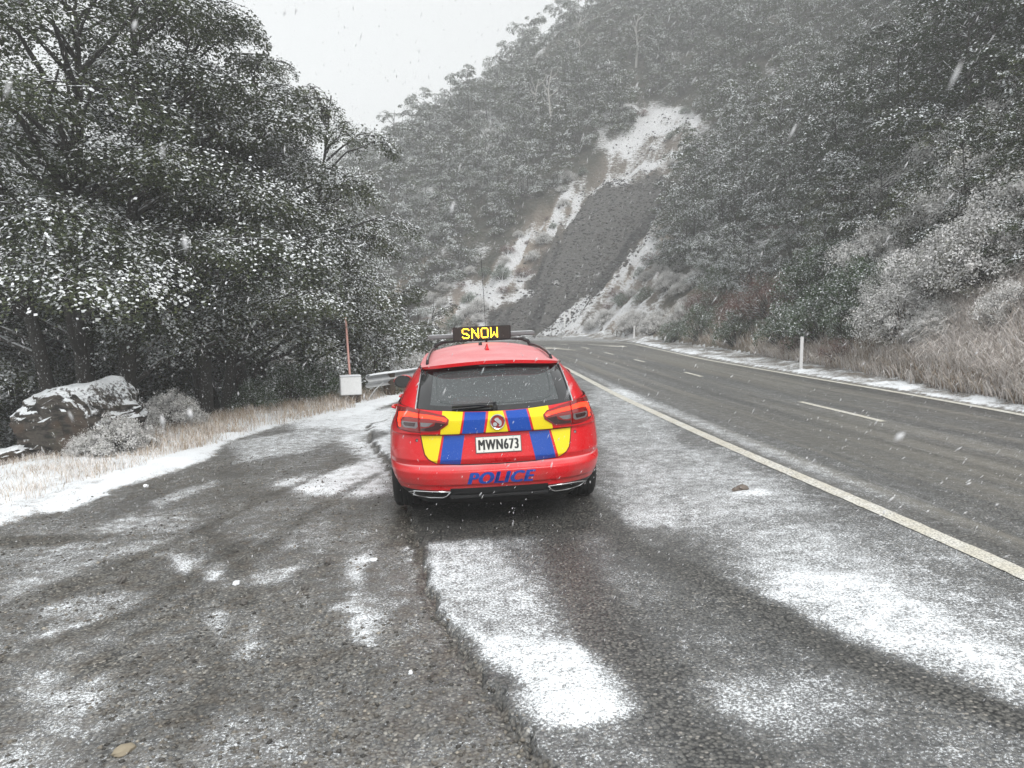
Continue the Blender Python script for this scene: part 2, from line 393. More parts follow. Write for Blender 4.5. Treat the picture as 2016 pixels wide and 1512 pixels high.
# tread prints pressed into the gravel
for ln in (P((700, 1480), (560, 1330), (430, 1200), (370, 1100), (375, 1020), (430, 985)), P((860, 1500), (690, 1330), (560, 1200), (480, 1090), (440, 1020), (470, 985)),
           P((100, 1040), (300, 960), (560, 880), (760, 830)), P((140, 1075), (360, 985), (600, 905), (770, 845))):
    d, a = pdist(GX, GY, ln, False)
    w = sstep(.13, .09, d)*np.where(gravel, 1, 0)*nearf
    rel += w*(-.008+.009*np.sin(a*2*math.pi/.055+d*30)*np.abs(np.sin(d*40)))
GZ = GZ+rel
for (px, py, hgt, rad) in ((1215, 663, .45, 1.5), (1165, 662, .25, 1.6), (1285, 672, .2, 1.0)):
    q = G(px, py); GZ += hgt*np.exp(-((GX-q[0])/rad)**2-((GY-q[1]-1)/1.0)**2)
VG = np.stack([GX, GY, GZ], 1)
PXg, PYg = proj(VG)
_, aB = pdist(GX, GY, BASE, False); streak = fbm(aB/.9, DB/7, 4, 85)
PXn = PXg+36*(streak-.5)+16*(fbm(GX/.6, GY/.6, 2, 83)-.5); PYn = PYg+26*(streak-.5)+14*(fbm(GX/.8+9, GY/.8, 3, 82)-.5)
sl = sdf(PXn, PYn, SLIDE); slide = sstep(-7, 7, sl)*np.where(SIDE, 1, 0)
bare = sstep(-12, 12, sdf(PXn, PYn, BARE))*np.where(SIDE, 1, 0)
gul = sstep(-6, 6, sdf(PXn, PYn, GULLY))*np.where(SIDE, 1, 0)
# scree and gullies step the slope with small ledges
GZ += np.where(SIDE, bare*(fbm(aB/1.8, DB/9, 4, 91)-.5)*2.2*(1-.6*slide)+bare*(fbm(GX/.5, GY/.5, 3, 92)-.5)*.5, 0)
VG[:, 2] = GZ

idx = np.arange(NC*len(tl)).reshape(len(tl), NC)
quads = np.stack([idx[:-1, :-1], idx[:-1, 1:], idx[1:, 1:], idx[1:, :-1]], -1).reshape(-1, 4)
vis = (VG[quads[:, 0], 1] < 325)
fp = PAV[quads].sum(1) >= 2; ff = FLAT[quads].sum(1) >= 2; fs = SIDE[quads].sum(1) >= 2; fv = (vl[quads].mean(1) > .5) | (vr[quads].sum(1) >= 2)
kindf = np.where(fp, 0, np.where(ff, np.where(fv, 2, 1), np.where(fs, 3, 4)))
def sub(name, k, mat, extra=None):
    q = quads[(kindf == k) & vis]; u, inv = np.unique(q, return_inverse=True)
    at = {'snow': snow[u]}
    for n_, a in (extra or {}).items(): at[n_] = a[u]
    o = add(name, VG[u], inv.reshape(-1, 4), mat, smooth=True, attrs=at); tag(o, kind='structure'); return o
M_asph = ground_mat('wet chipseal', (.028, .028, .027), (.12, .115, .105), (.32, .30, .27), 62)
M_grav = ground_mat('wet gravel', (.060, .057, .052), (.21, .20, .175), (.36, .34, .30), 58, brown=.2)
M_verge = ground_mat('snowy turf', (.09, .07, .045), (.22, .17, .11), (.35, .3, .22), 30, brown=.6)
# streaky running lanes: slush and grit drawn out along the road
nt = NT('road surface')
co = nt.coord(); ac, al, sn = nt.attr('across'), nt.attr('along'), nt.attr('snow')
st = nt.noise(1.0, nt.comb(nt.math('MULTIPLY', ac, 2.6), nt.math('MULTIPLY', al, .05)), 3, .6)
st2 = nt.noise(1.0, nt.comb(nt.math('MULTIPLY', ac, 16), nt.math('MULTIPLY', al, .22)), 4, .65)
vc = nt.vor(62, co, out='Color'); vd = nt.vor(62, co)
sp = nt.add('ShaderNodeSeparateColor'); nt.link(vc, sp.inputs[0])
lane = nt.attr('lane')
base = nt.mix(sp.outputs[0], (.048, .048, .046), (.17, .165, .15))
base = nt.mix(nt.math('GREATER_THAN', sp.outputs[1], .95), base, (.30, .28, .25))
base = nt.mix(nt.smooth(vd, .35, .75), base, (.012, .012, .012))
n0 = nt.noise(1.1, co, 4, .6)
base = nt.mix(nt.math('MULTIPLY', nt.smooth(n0, .4, .7), .5), base, (.038, .038, .037))
grit = nt.mix(st2, (.10, .092, .074), (.23, .21, .17))
base = nt.mix(nt.math('MULTIPLY', lane, nt.math('MULTIPLY', nt.smooth(st, .42, .66), .75)), base, grit)
base = nt.mix(nt.math('MULTIPLY', lane, nt.math('MULTIPLY', nt.smooth(st2, .60, .72), .35)), base, (.30, .30, .30))
n1 = nt.noise(9, co, 5, .6); n2 = nt.noise(70, co, 3, .6); n3 = nt.noise(210, co, 2, .6)
h = nt.math('ADD', nt.math('MULTIPLY', n1, .20), nt.math('ADD', nt.math('MULTIPLY', n2, .44), nt.math('MULTIPLY', n3, .36)))
v = nt.math('SUBTRACT', nt.math('ADD', sn, -.06), nt.math('MULTIPLY', nt.math('SUBTRACT', h, .5), 3.0))
cov = nt.smooth(v, .40, .64)
cov = nt.math('MAXIMUM', cov, nt.math('MULTIPLY', nt.math('MULTIPLY', nt.math('ADD', sn, 0.0, clamp=True), .34), nt.smooth(v, -.1, .5)))
col = nt.mix(cov, base, SNOW)
nt.bump(nt.math('ADD', nt.math('MULTIPLY', vd, -.5), nt.math('MULTIPLY', cov, .9)), .6, .005)
M_road = nt.fin(col, nt.math('ADD', nt.math('MULTIPLY', cov, .4), nt.math('ADD', nt.math('MULTIPLY', n1, .3), nt.math('SUBTRACT', .36, nt.math('MULTIPLY', st, .1)))))
road = sub('road', 0, M_road, {'across': dlf, 'along': alf, 'lane': np.where(right_of_lf, 1.0, 0.0)*sstep(0, .25, dlf)})
layby = sub('gravel_lay_by', 1, M_grav)
verge = sub('verge', 2, M_verge)
nt = NT('hill soil'); co = nt.coord(); sn = nt.attr('snow'); scr = nt.attr('scree'); tan_ = nt.attr('tan')
n1 = nt.noise(.9, co, 6, .65); n2 = nt.noise(6, co, 5, .7); vd = nt.vor(3.2, co); vs2 = nt.scale(co, (1, 1, 3.0)); n3 = nt.noise(2.4, vs2, 6, .7)
soil = nt.mix(n2, (.025, .028, .02), (.07, .07, .05)); soil = nt.mix(nt.smooth(n1, .45, .65), soil, (.10, .09, .07))
rock = nt.mix(n2, (.035, .036, .037), (.11, .108, .105)); rock = nt.mix(nt.smooth(vd, .3, .7), rock, (.014, .015, .016)); rock = nt.mix(nt.math('MULTIPLY', nt.smooth(nt.attr('streak'), .42, .62), .6), rock, (.17, .165, .155))
tn = nt.mix(n3, (.44, .37, .28), (.18, .14, .10)); soil = nt.mix(tan_, soil, tn)
bar_ = nt.attr('bare'); soil = nt.mix(nt.math('MULTIPLY', bar_, .7), soil, nt.mix(n2, (.42, .35, .30), (.16, .13, .11)))
col = nt.mix(scr, soil, rock)
nzs = nt.add('ShaderNodeSeparateXYZ'); nt.link(nt.geo('Normal'), nzs.inputs[0])
hv = nt.math('ADD', nt.math('MULTIPLY', n3, .6), nt.math('MULTIPLY', n2, .5))
v = nt.math('ADD', nt.math('SUBTRACT', sn, hv), nt.math('MULTIPLY', nt.math('SUBTRACT', nzs.outputs[2], .7), 1.2))
cov = nt.smooth(v, -.02, .16)
col = nt.mix(cov, col, (.76, .765, .78)); nt.bump(nt.math('ADD', n2, nt.math('MULTIPLY', vd, -.6)), 1.0, .25)
M_hill = nt.fin(col, .85)
snow_h = np.where(SIDE, .42+.35*(fbm(GX/2.5, GY/5, 4, 95)-.5)*2, .5)
snow_h = snow_h*(1-bare)+bare*(.60+.9*(fbm(aB/.8, DB/6, 4, 97)-.5)+.45*(fbm(GX/.9, GY/.9, 3, 98)-.5))
up_snow = sstep(-25, 25, sdf(PXn, PYn, [(1190, 345), (1250, 280), (1335, 215), (1400, 250), (1385, 290), (1310, 325), (1262, 332), (1235, 350), (1200, 350)]))
lo_snow = np.maximum(sstep(-6, 6, sdf(PXn*.5+PXg*.5, PYn*.5+PYg*.5, [(1060, 662), (1108, 625), (1150, 585), (1165, 585), (1128, 640), (1110, 664)])), sstep(-6, 6, sdf(PXn*.5+PXg*.5, PYn*.5+PYg*.5, [(1120, 664), (1200, 605), (1222, 600), (1175, 664)])))
snow_h = snow_h*(1-slide)+slide*(.27+.35*(fbm(GX/.8, GY/1.5, 3, 99)-.5)+.3*(streak-.5))
snow_h = np.where(SIDE, snow_h*(1-up_snow)+up_snow*(.60+1.1*(streak-.5)+.5*(fbm(GX/.7, GY/.7, 3, 188)-.5)), snow_h); snow_h = np.where(SIDE, snow_h*(1-lo_snow)+lo_snow*.92, snow_h)
tan_m = np.maximum(sstep(-12, 12, sdf(PXn, PYn, [(1190, 590), (1290, 440), (1325, 470), (1260, 560), (1215, 650), (1170, 640)])), sstep(-12, 12, sdf(PXn, PYn, [(860, 640), (1000, 500), (1100, 400), (1130, 390), (1010, 560), (930, 620)])))*np.where(SIDE, 1, 0)
nearbank = SIDE & (DB < 3.5) & (GY < 45)
snow = np.where(nearbank, .38+n_mid*.5, snow_h)
tan_m = np.where(nearbank, .6, np.maximum(tan_m, gul))
slide = slide*(1-lo_snow)*(1-up_snow)
hill = sub('hillside', 3, M_hill, {'streak': fbm(aB/.45, DB/9, 4, 185), 'scree': slide, 'tan': tan_m, 'bare': np.maximum(bare*(1-slide)*(.5+.5*sstep(.35, .6, streak)), nearbank*.35)})
valley = sub('valley_side', 4, M_hill, {'streak': slide*0, 'scree': slide*0, 'tan': tan_m*0+.2, 'bare': slide*0})
def hz(x, y):
    z, *_ = height(np.array([float(x)]), np.array([float(y)])); return float(z[0])
# nearest-vertex lookup of the finished relief
def surf(x, y):
    x = np.asarray(x, float); y = np.asarray(y, float); t = y-APY
    r = np.clip(np.searchsorted(tl, t), 1, len(tl)-1); f = np.clip((t-tl[r-1])/(tl[r]-tl[r-1]), 0, 1)
    c = np.clip((x/t-s_[0])/(s_[1]-s_[0]), 0, NC-1.001); c0 = c.astype(int); g = c-c0
    Z = GZ.reshape(len(tl), NC)
    return (Z[r-1, c0]*(1-g)+Z[r-1, c0+1]*g)*(1-f)+(Z[r, c0]*(1-g)+Z[r, c0+1]*g)*f

# ------------------------------------------------------------------ painted lines, 4 mm above the seal
nt = NT('road paint'); co = nt.coord(); n1 = nt.noise(60, co, 4, .7); n2 = nt.noise(4, co, 3)
vd = nt.vor(62, co)
pc = nt.mix(nt.smooth(n2, .35, .7), (.66, .63, .54), (.74, .73, .68)); pc = nt.mix(nt.math('MULTIPLY', nt.smooth(n1, .46, .60), .8), pc, (.26, .25, .22))
nt.bump(nt.math('MULTIPLY', vd, -1), .6, .004); M_paint = nt.fin(pc, .6)
def resample(L, step):
    L = np.asarray(L, float); d = np.r_[0, np.cumsum(np.hypot(*np.diff(L, axis=0).T))]; s = np.arange(0, d[-1], step)
    X = np.interp(s, d, L[:, 0]); Y = np.interp(s, d, L[:, 1])
    k = max(1, int(1.5/step)); ker = np.ones(2*k+1)/(2*k+1)
    X = np.convolve(np.pad(X, k, mode='edge'), ker, 'valid'); Y = np.convolve(np.pad(Y, k, mode='edge'), ker, 'valid')
    return np.stack([X, Y], 1), s
def ribbon(name, L, w, parent=None, dz=.006, wob=.006):
    L = np.asarray(L); t = np.gradient(L, axis=0); t /= np.linalg.norm(t, axis=1)[:, None]+1e-9; nrm = np.stack([t[:, 1], -t[:, 0]], 1)
    V = []; 
    for i in range(len(L)):
        for k in (-1, -.33, .33, 1):
            p = L[i]+nrm[i]*k*w/2*(1+(random.random()-.5)*wob*20*(abs(k) == 1)); V.append((p[0], p[1], SLOPE*p[0]+dz))
    F = [(i*4+k, (i+1)*4+k, (i+1)*4+k+1, i*4+k+1) for i in range(len(L)-1) for k in range(3)]
    F = [f[::-1] for f in F]
    return add(name, V, F, M_paint, parent)
def line(L, a, b, step=.08):
    Q, s = resample(L, step); m = (s >= a) & (s <= b); return Q[m]
def arc_at(L, x, y): return float(pdist(np.array([x]), np.array([y]), L, False)[1][0])
tag(ribbon('edge_line', line(LFOG, 6, 74), .15), kind='structure')
tag(ribbon('edge_line', line(RFOG, 6, 75), .12), kind='structure')
for (a, b) in (((5.2, 10.6), (4.95, 13.2)), ((4.67, 18.7), (4.58, 20.3)), ((4.33, 24.9), (4.23, 26.5)), ((3.98, 29.9), (3.85, 31.8)), ((3.62, 35.6), (3.45, 37.7)), ((3.1, 40.6), (2.6, 42.7))):
    tag(ribbon('lane_dash', line(CENT, arc_at(CENT, *a), arc_at(CENT, *b)), .10), kind='structure')
def arrow(cx, cy, ang, L=3.2, flip=1):      # a painted arrow, head at its far end
    sh = [(0, -.5), (.12, -.5), (.12, .15), (.42, .1), (.05, .5), (-.38, .2), (-.12, .18), (-.0, -.5)]
    V = []
    for x, y in sh:
        x *= 1.0*flip; y *= L; V.append((cx+x*math.cos(ang)-y*math.sin(ang), cy+x*math.sin(ang)+y*math.cos(ang)))
    o = add('lane_arrow', [(x, y, SLOPE*x+.006) for x, y in V], [tuple(range(len(V)))], M_paint); tag(o, kind='structure')
q = G(1100, 687); arrow(q[0], q[1], R(16), 4.2)
q = G(1196, 680.5); arrow(q[0], q[1], R(196), 5.0)
# ================================================================== the car
CO = np.array([-.105, 6.02, -.105*SLOPE])
_n = np.array([-SLOPE, 0, 1]); _n /= np.linalg.norm(_n); _f = np.array([-math.sin(yaw), math.cos(yaw), 0]); _rr = np.cross(_f, _n); _rr /= np.linalg.norm(_rr); _f = np.cross(_n, _rr)
car = empty('police_car')
car.matrix_world = Matrix(((_rr[0], _f[0], _n[0], CO[0]), (_rr[1], _f[1], _n[1], CO[1]), (_rr[2], _f[2], _n[2], CO[2]+.004), (0, 0, 0, 1)))
tag(car, 'red police estate car parked on the shoulder with blue and yellow checks on its tailgate', 'car')

def paint(name, col, rough=.22, coat=.9, dirt=.0, frost_sheen=0.0):
    t = NT(name); co = t.coord(); n = t.noise(3, co, 5, .6); n2 = t.noise(160, co, 2); z = t.add('ShaderNodeSeparateXYZ'); t.link(co, z.inputs[0])
    low = t.smooth(t.math('MULTIPLY', z.outputs[2], -1.0), -.75, -.2)
    d = t.math('MULTIPLY', t.math('MULTIPLY', low, t.smooth(n, .35, .7)), dirt)
    wet = t.math('MULTIPLY', t.smooth(n2, .62, .72), .16)
    c = t.mix(d, col, (.16, .13, .11)); c = t.mix(wet, c, (.8, .8, .82))
    nz = t.add('ShaderNodeSeparateXYZ'); t.link(t.geo('Normal'), nz.inputs[0])
    if frost_sheen: c = t.mix(t.math('MULTIPLY', t.smooth(nz.outputs[2], .70, .97), t.math('MULTIPLY', t.math('ADD', n, .3), frost_sheen)), c, (.85, .80, .82))   # white sky reflection put into the colour of flat tops, plus thin settled snow
    nb = t.noise(45, co, 3); t.bump(t.math('ADD', nb, t.math('MULTIPLY', n2, .6)), .05, .004)
    ro = t.math('ADD', t.math('MULTIPLY', d, .6), rough)
    if frost_sheen: ro = t.math('ADD', ro, t.math('MULTIPLY', t.smooth(nz.outputs[2], .8, .97), .3))
    return t.fin(c, ro, Coat_Weight=coat if not frost_sheen else t.math('SUBTRACT', coat, t.math('MULTIPLY', t.smooth(nz.outputs[2], .8, .97), coat)), Coat_Roughness=.12, Specular_IOR_Level=.32)
M_red = paint('red paint', (.62, .003, .009), dirt=.6, frost_sheen=.42, rough=.26, coat=.35)
M_yel = paint('yellow film', (.80, .64, .005), .34, .2, .15); M_blu = paint('blue film', (.002, .060, .36), .34, .2, .15)
M_blk = simple('black plastic', (.007, .007, .008), .5, var=.3); M_seam = simple('seam', (.01, .01, .01), .8)
M_chr = simple('chrome', (.78, .79, .80), .16, 1.0, var=.05); M_silv = simple('satin silver', (.45, .46, .48), .3, .9)
M_tyre = simple('tyre rubber', (.014, .014, .014), .8, var=.5, scale=60, bump=.3); M_rim = simple('rim', (.25, .25, .26), .35, .9)
M_dark = simple('cabin dark', (.012, .012, .013), .8); M_seat = simple('seat cloth', (.03, .03, .034), .9)
def glass(name, a, rough=.04, col=(.02, .025, .026)):
    t = NT(name); co = t.coord(); n = t.noise(5, co, 4, .6); n2 = t.noise(120, co, 2, .5)
    drop = t.smooth(n2, .64, .70)
    al = t.math('ADD', t.math('MULTIPLY', n, .22), t.math('MULTIPLY', drop, .3)); al = t.math('ADD', al, a, clamp=True)
    c = t.mix(drop, col, (.3, .32, .33)); t.bump(n2, .03, .003)
    return t.fin(c, rough, Alpha=al, IOR=1.52, Specular_IOR_Level=.9, Coat_Weight=.6, Coat_Roughness=.03)
M_glass = glass('veiled rear glass', .62, .05, (.075, .085, .088)); M_sglass = glass('side glass', .62); M_frit = simple('glass border', (.008, .008, .009), .07, Coat_Weight=.9, Coat_Roughness=.04)  # rear glass base colour greyed to stand in for the pale sky it reflects
M_line = simple('heater line', (.10, .12, .12), .4)
def emis(name, col, st, base=None):
    t = NT(name); n = t.noise(80, t.coord())
    return t.fin(base or col, .3, Emission_Color=(*col, 1), Emission_Strength=st)

NE = 3.4
ZT = [.19, .24, .30, .345, .375, .385, .44, .49, .50, .535, .54, .585, .775, .785, .795, .90, .955]
YT = [.22, .14, .07, .055, .05, .02, .0, -.005, 0, .05, .075, .045, .085, .085, .05, .04, .115]
WZ = [.19, .25, .33, .42, .5, .65, .8, .88, .93, .955]
WW = [.72, .79, .855, .885, .903, .908, .893, .862, .838, .815]
YF = [(.19, 4.78), (.35, 4.93), (.55, 4.95), (.72, 4.88), (.82, 4.65), (.90, 4.25), (.955, 3.95)]
_zz = np.linspace(.19, .955, 307)
_yy = np.interp(_zz, ZT, YT); _yy = np.convolve(np.pad(_yy, 1, mode='edge'), [.25, .5, .25], 'valid')
_ww = np.interp(_zz, WZ, WW); _ww = np.convolve(np.pad(_ww, 12, mode='edge'), np.ones(25)/25, 'valid')
def yr(z): return np.interp(z, _zz, _yy)
def wd(z): return np.interp(z, _zz, _ww)
def plan(w, y0, b0, y1, b1, nr=64, ns=56, nf=26):
    """half outline from the middle of the tail round the side to the middle of the nose"""
    P_ = []
    for i in range(nr+1):
        q = (i/nr)*math.pi/2; P_.append((w*math.sin(q)**(2/NE), y0+b0*(1-math.cos(q)**(2/NE)), 0))
    for i in range(1, ns): P_.append((w, y0+b0+(y1-b1-y0-b0)*i/ns, 1))
    for i in range(nf+1):
        q = (1-i/nf)*math.pi/2; P_.append((w*math.sin(q)**(2/2.6), y1-b1*(1-math.cos(q)**(2/2.6)), 2))
    return P_
# lower shell
rows = []
zs = sorted(set(np.round(np.concatenate([np.linspace(.19, .955, 100), [.338, .352, .535, .54, .585, .785, .795]]), 4)))
for z in zs:
    yf = np.interp(z, [a for a, b in YF], [b for a, b in YF])
    rows.append([(x, y, z) for x, y, _ in plan(wd(z), yr(z), .85, yf, .9)])
rows = np.array(rows)                       # rows x half x 3
def bendz(x, z): return z+sstep(.90, .955, z)*.035*np.clip(np.abs(x)/.62, 0, 1.25)**2
def bend(P):                                # belt line climbs a little toward the corners
    P = P.copy(); k = sstep(.90, .955, P[..., 2]); P[..., 2] += k*.035*np.clip(P[..., 0]/.62, 0, 1.25)**2*np.where(P[..., 1] < 3.2, 1, np.clip((4.6-P[..., 1])/1.4, 0, 1)); return P
rows = bend(rows)
def full(rows):
    left = rows[:, ::-1].copy(); left[..., 0] *= -1
    return np.concatenate([left[:, :-1], rows], 1)
def gridfaces(nr, nc):
    i = np.arange(nr*nc).reshape(nr, nc)
    return np.stack([i[:-1, :-1], i[:-1, 1:], i[1:, 1:], i[1:, :-1]], -1).reshape(-1, 4)
LOW = full(rows); nr_, nc_ = LOW.shape[:2]; LV = LOW.reshape(-1, 3); LF = gridfaces(nr_, nc_)
cen = LV[LF].mean(1)
def in_arch(c, y0): return (np.hypot(c[:, 1]-y0, c[:, 2]-.335) < .365) & (np.abs(c[:, 0]) > .55)
arch = in_arch(cen, 1.10) | in_arch(cen, 3.93)
ax_ = np.abs(cen[:, 0])
blackz = np.where(ax_ < .40, .354, np.where(ax_ < .80, .338, 0)); blackm = (cen[:, 2] < blackz) & (cen[:, 1] < .8)
skirt = (cen[:, 2] < .26) & (cen[:, 1] > .9)
def part_from(name, V, F, mat, parent=car, smooth=True, sharp=32, **k):
    u, inv = np.unique(F, return_inverse=True); return add(name, V[u], inv.reshape(-1, F.shape[1]), mat, parent, smooth=smooth, sharp=sharp, **k)
# upper shell
NTT = 44
hb = plan(.805, .115, .85, 3.95, .9); ht = plan(.625, .50, .62, 3.05, .55)
up_rows = []
def zbelt(x, y): return .955+.035*np.clip(abs(x)/.62, 0, 1.25)**2*(1 if y < 3.2 else np.clip((4.6-y)/1.4, 0, 1))
def ztop(x, y):
    s = np.interp(y, [.5, .8, 1.1, 1.6, 2.2, 2.8, 3.1], [1.262, 1.275, 1.292, 1.315, 1.325, 1.322, 1.31])
    k = np.clip(1-(abs(x)/.60)**2, 0, 1)
    return s+k*(.045 if y < 1.2 else .07 if y > 2.8 else .05)
for j in range(NTT+1):
    t = j/NTT; row = []
    for (bx, by, s), (tx, ty, _) in zip(hb, ht):
        zb = zbelt(bx, by); zt = ztop(tx, ty); bul = .016*math.sin(math.pi*t)
        x = bx+(tx-bx)*t; y = by+(ty-by)*t
        x += bul*min(1, (bx/.805)**4); 
        row.append((x, y, zb+(zt-zb)*t+(.012*math.sin(math.pi*t) if s != 1 else 0)))
    up_rows.append(row)
UPR = full(np.array(up_rows)); UV = UPR.reshape(-1, 3); UF = gridfaces(*UPR.shape[:2]); uc = UV[UF].mean(1)
tt = (np.arange(len(UF))//(UPR.shape[1]-1)+.5)/NTT
gx = .640-.045*tt; rear = uc[:, 1] < .9
m_rear = rear & (np.abs(uc[:, 0]) < gx) & (uc[:, 1] < .78)
sidez = (np.abs(uc[:, 0]) > .6) & (uc[:, 1] > .95+.25*tt) & (uc[:, 1] < 3.3-.35*tt)
m_side = sidez & (tt > .05) & (tt < .90)
m_wind = (uc[:, 1] > 3.0) & (np.abs(uc[:, 0]) < .74-.14*tt) & (tt > .03) & (tt < .97) & ~m_side
m_body = ~(m_rear | m_side | m_wind)
# roof with its tail spoiler
topr = UPR[-1]
def crown(y): return np.interp(y, [.44, .6, .9, 1.3, 1.8, 2.4, 3.0], [1.335, 1.352, 1.374, 1.398, 1.42, 1.43, 1.41])
rearn = sstep(.95, .52, topr[:, 1])
lip1 = topr.copy(); lip1[:, 1] -= .10*rearn; lip1[:, 2] += .006*rearn+.004
lip2 = lip1.copy(); lip2[:, 2] += .022*rearn+.006; lip2[:, 1] -= .004*rearn
rf = [topr, lip1, lip2]
for j in range(1, 25):
    s = 1-j/24; q = lip2.copy(); yy = np.clip(lip2[:, 1], .9, 2.7)
    q[:, 0] = lip2[:, 0]*s; q[:, 1] = yy+(lip2[:, 1]-yy)*s
    cz = crown(q[:, 1]); ed = lip2[:, 2]
    f = 1-s**2.2*1.0
    q[:, 2] = ed*s**2.2+np.maximum(cz, ed*0)*(1-s**2.2); rf.append(q)
RFV = np.array(rf); RV = RFV.reshape(-1, 3); RFc = gridfaces(*RFV.shape[:2])
bV = np.concatenate([LV, UV, RV]); bF = np.concatenate([LF[~(arch | blackm | skirt)], UF[m_body]+len(LV), RFc+len(LV)+len(UV)])
body = part_from('body', bV, bF, M_red)
lowerb = part_from('lower_bumper', LV, LF[(blackm | skirt) & ~arch], M_blk)
rwin = part_from('rear_window', UV, UF[m_rear], M_glass)
for sgn in (-1, 1): part_from('side_window', UV, UF[m_side & (np.sign(uc[:, 0]) == sgn)], M_sglass)
part_from('windscreen', UV, UF[m_wind], M_sglass)
# underbody and cabin so nothing is see-through
add('underbody', [(-.68, .5, .2), (.68, .5, .2), (.68, 4.6, .2), (-.68, 4.6, .2)], [(0, 3, 2, 1)], M_dark, car)
add('cabin_floor', [(-.8, .25, .88), (.8, .25, .88), (.8, 3.9, .88), (-.8, 3.9, .88)], [(0, 1, 2, 3)], M_dark, car)
hl = MB(); hl.box(-.56, .56, .62, 3.0, 1.255, 1.265); hl.build('headliner', simple('headliner', (.06, .06, .06), .9), car)
def seat(x, y):
    b = MB(); b.box(x-.24, x+.24, y-.06, y+.10, .70, 1.16, bev=.04); b.box(x-.13, x+.13, y-.05, y+.05, 1.17, 1.31, bev=.03); b.build('seat', M_seat, car, smooth=True, sharp=50)
for x in (-.38, .38): seat(x, 2.55)
for x in (-.4, 0, .4): seat(x, 1.62)
cg = MB()
for i in range(31): cg.tube([(-.55+i*.0367, 1.75, .9), (-.50+i*.0333, 1.75, 1.25)], .002, 4)
for j in range(10): cg.tube([(-.55, 1.75, .92+j*.035), (.55, 1.75, .92+j*.035)], .002, 4)
cg.build('cargo_mesh', M_silv, car)
bx = MB(); bx.box(-.36, .0, .5, .95, .88, 1.0, bev=.02); bx.build('cargo_bag', simple('red bag', (.22, .03, .03), .8), car, smooth=True, sharp=40)
bx = MB(); bx.box(.08, .42, .55, 1.0, .88, .96, bev=.02); bx.build('cargo_case', simple('grey case', (.12, .13, .13), .7), car, smooth=True, sharp=40)
# wheel wells and wheels
for y0 in (1.10, 3.93):
    for sg in (-1, 1):
        w = MB(); pr = [(sg*.55, .02), (sg*.56, .375), (sg*.76, .368)]; wa = [R(-4)+R(188)*k/24 for k in range(25)]
        w.put([(a, y0+r_*math.cos(q), .335+r_*math.sin(q)) for q in wa for a, r_ in pr], [(k*3+i, k*3+i+1, k*3+i+4, k*3+i+3) for k in range(24) for i in range(2)]); w.build('wheel_well', M_dark, car)
        r_ = MB(); V = []; n = 40
        for k in range(n+1):
            a = R(-6)+(R(192))*k/n
            for (rr_, off) in ((.362, .0), (.368, .016), (.378, .018), (.388, .004)):
                yy = y0+rr_*math.cos(a); z2 = .335+rr_*math.sin(a)
                zc = min(max(z2, .2), .95); wv = wd(zc); t_ = (yy-yr(zc))/.85
                xs = wv*(1-max(0, 1-t_)**NE)**(1/NE) if t_ < 1 else wv
                t2 = (np.interp(zc, [a for a, b in YF], [b for a, b in YF])-yy)/.9
                if t2 < 1: xs = wv*(1-max(0, 1-t2)**2.6)**(1/2.6)
                V.append((sg*(xs+off-.004), yy, z2))
        F = [(k*4+i, k*4+i+1, (k+1)*4+i+1, (k+1)*4+i) for k in range(n) for i in range(3)]
        r_.put(V, F); r_.build('wheel_arch', M_red, car, smooth=True)
def wheel(y0, sg):
    x0 = sg*.685
    e = bpy.data.objects.new('wheel', None); C.objects.link(e); e.parent = car; e.location = (sg*.80, y0, .335)
    t = MB(); prof = [(-.105, .235), (-.118, .26), (-.12, .30), (-.105, .325), (-.085, .334), (-.05, .3345), (-.046, .328), (-.038, .328), (-.034, .3345), (-.006, .335), (-.003, .329), (.003, .329), (.006, .335), (.034, .3345), (.038, .328), (.046, .328), (.05, .3345), (.085, .334), (.105, .325), (.12, .30), (.118, .26), (.105, .235)]
    t.lathe(prof, 'x', 48); t.build('tyre', M_tyre, e, smooth=True, sharp=40)
    r = MB(); r.lathe([(sg*.09, .235), (sg*.10, .228), (sg*.05, .215), (-sg*.09, .22), (-sg*.10, .235)], 'x', 40)
    for k in range(5):
        a = 2*math.pi*k/5
        for da in (-.13, .13):
            r.tube([(sg*.075, .05*math.cos(a), .05*math.sin(a)), (sg*.085, .225*math.cos(a+da), .225*math.sin(a+da))], .017, 6)
    r.lathe([(sg*.095, .0), (sg*.095, .05), (sg*.06, .06)], 'x', 20); r.build('rim', M_rim, e, smooth=True, sharp=40)
for y0 in (1.10, 3.93):
    for sg in (-1, 1): wheel(y0, sg)

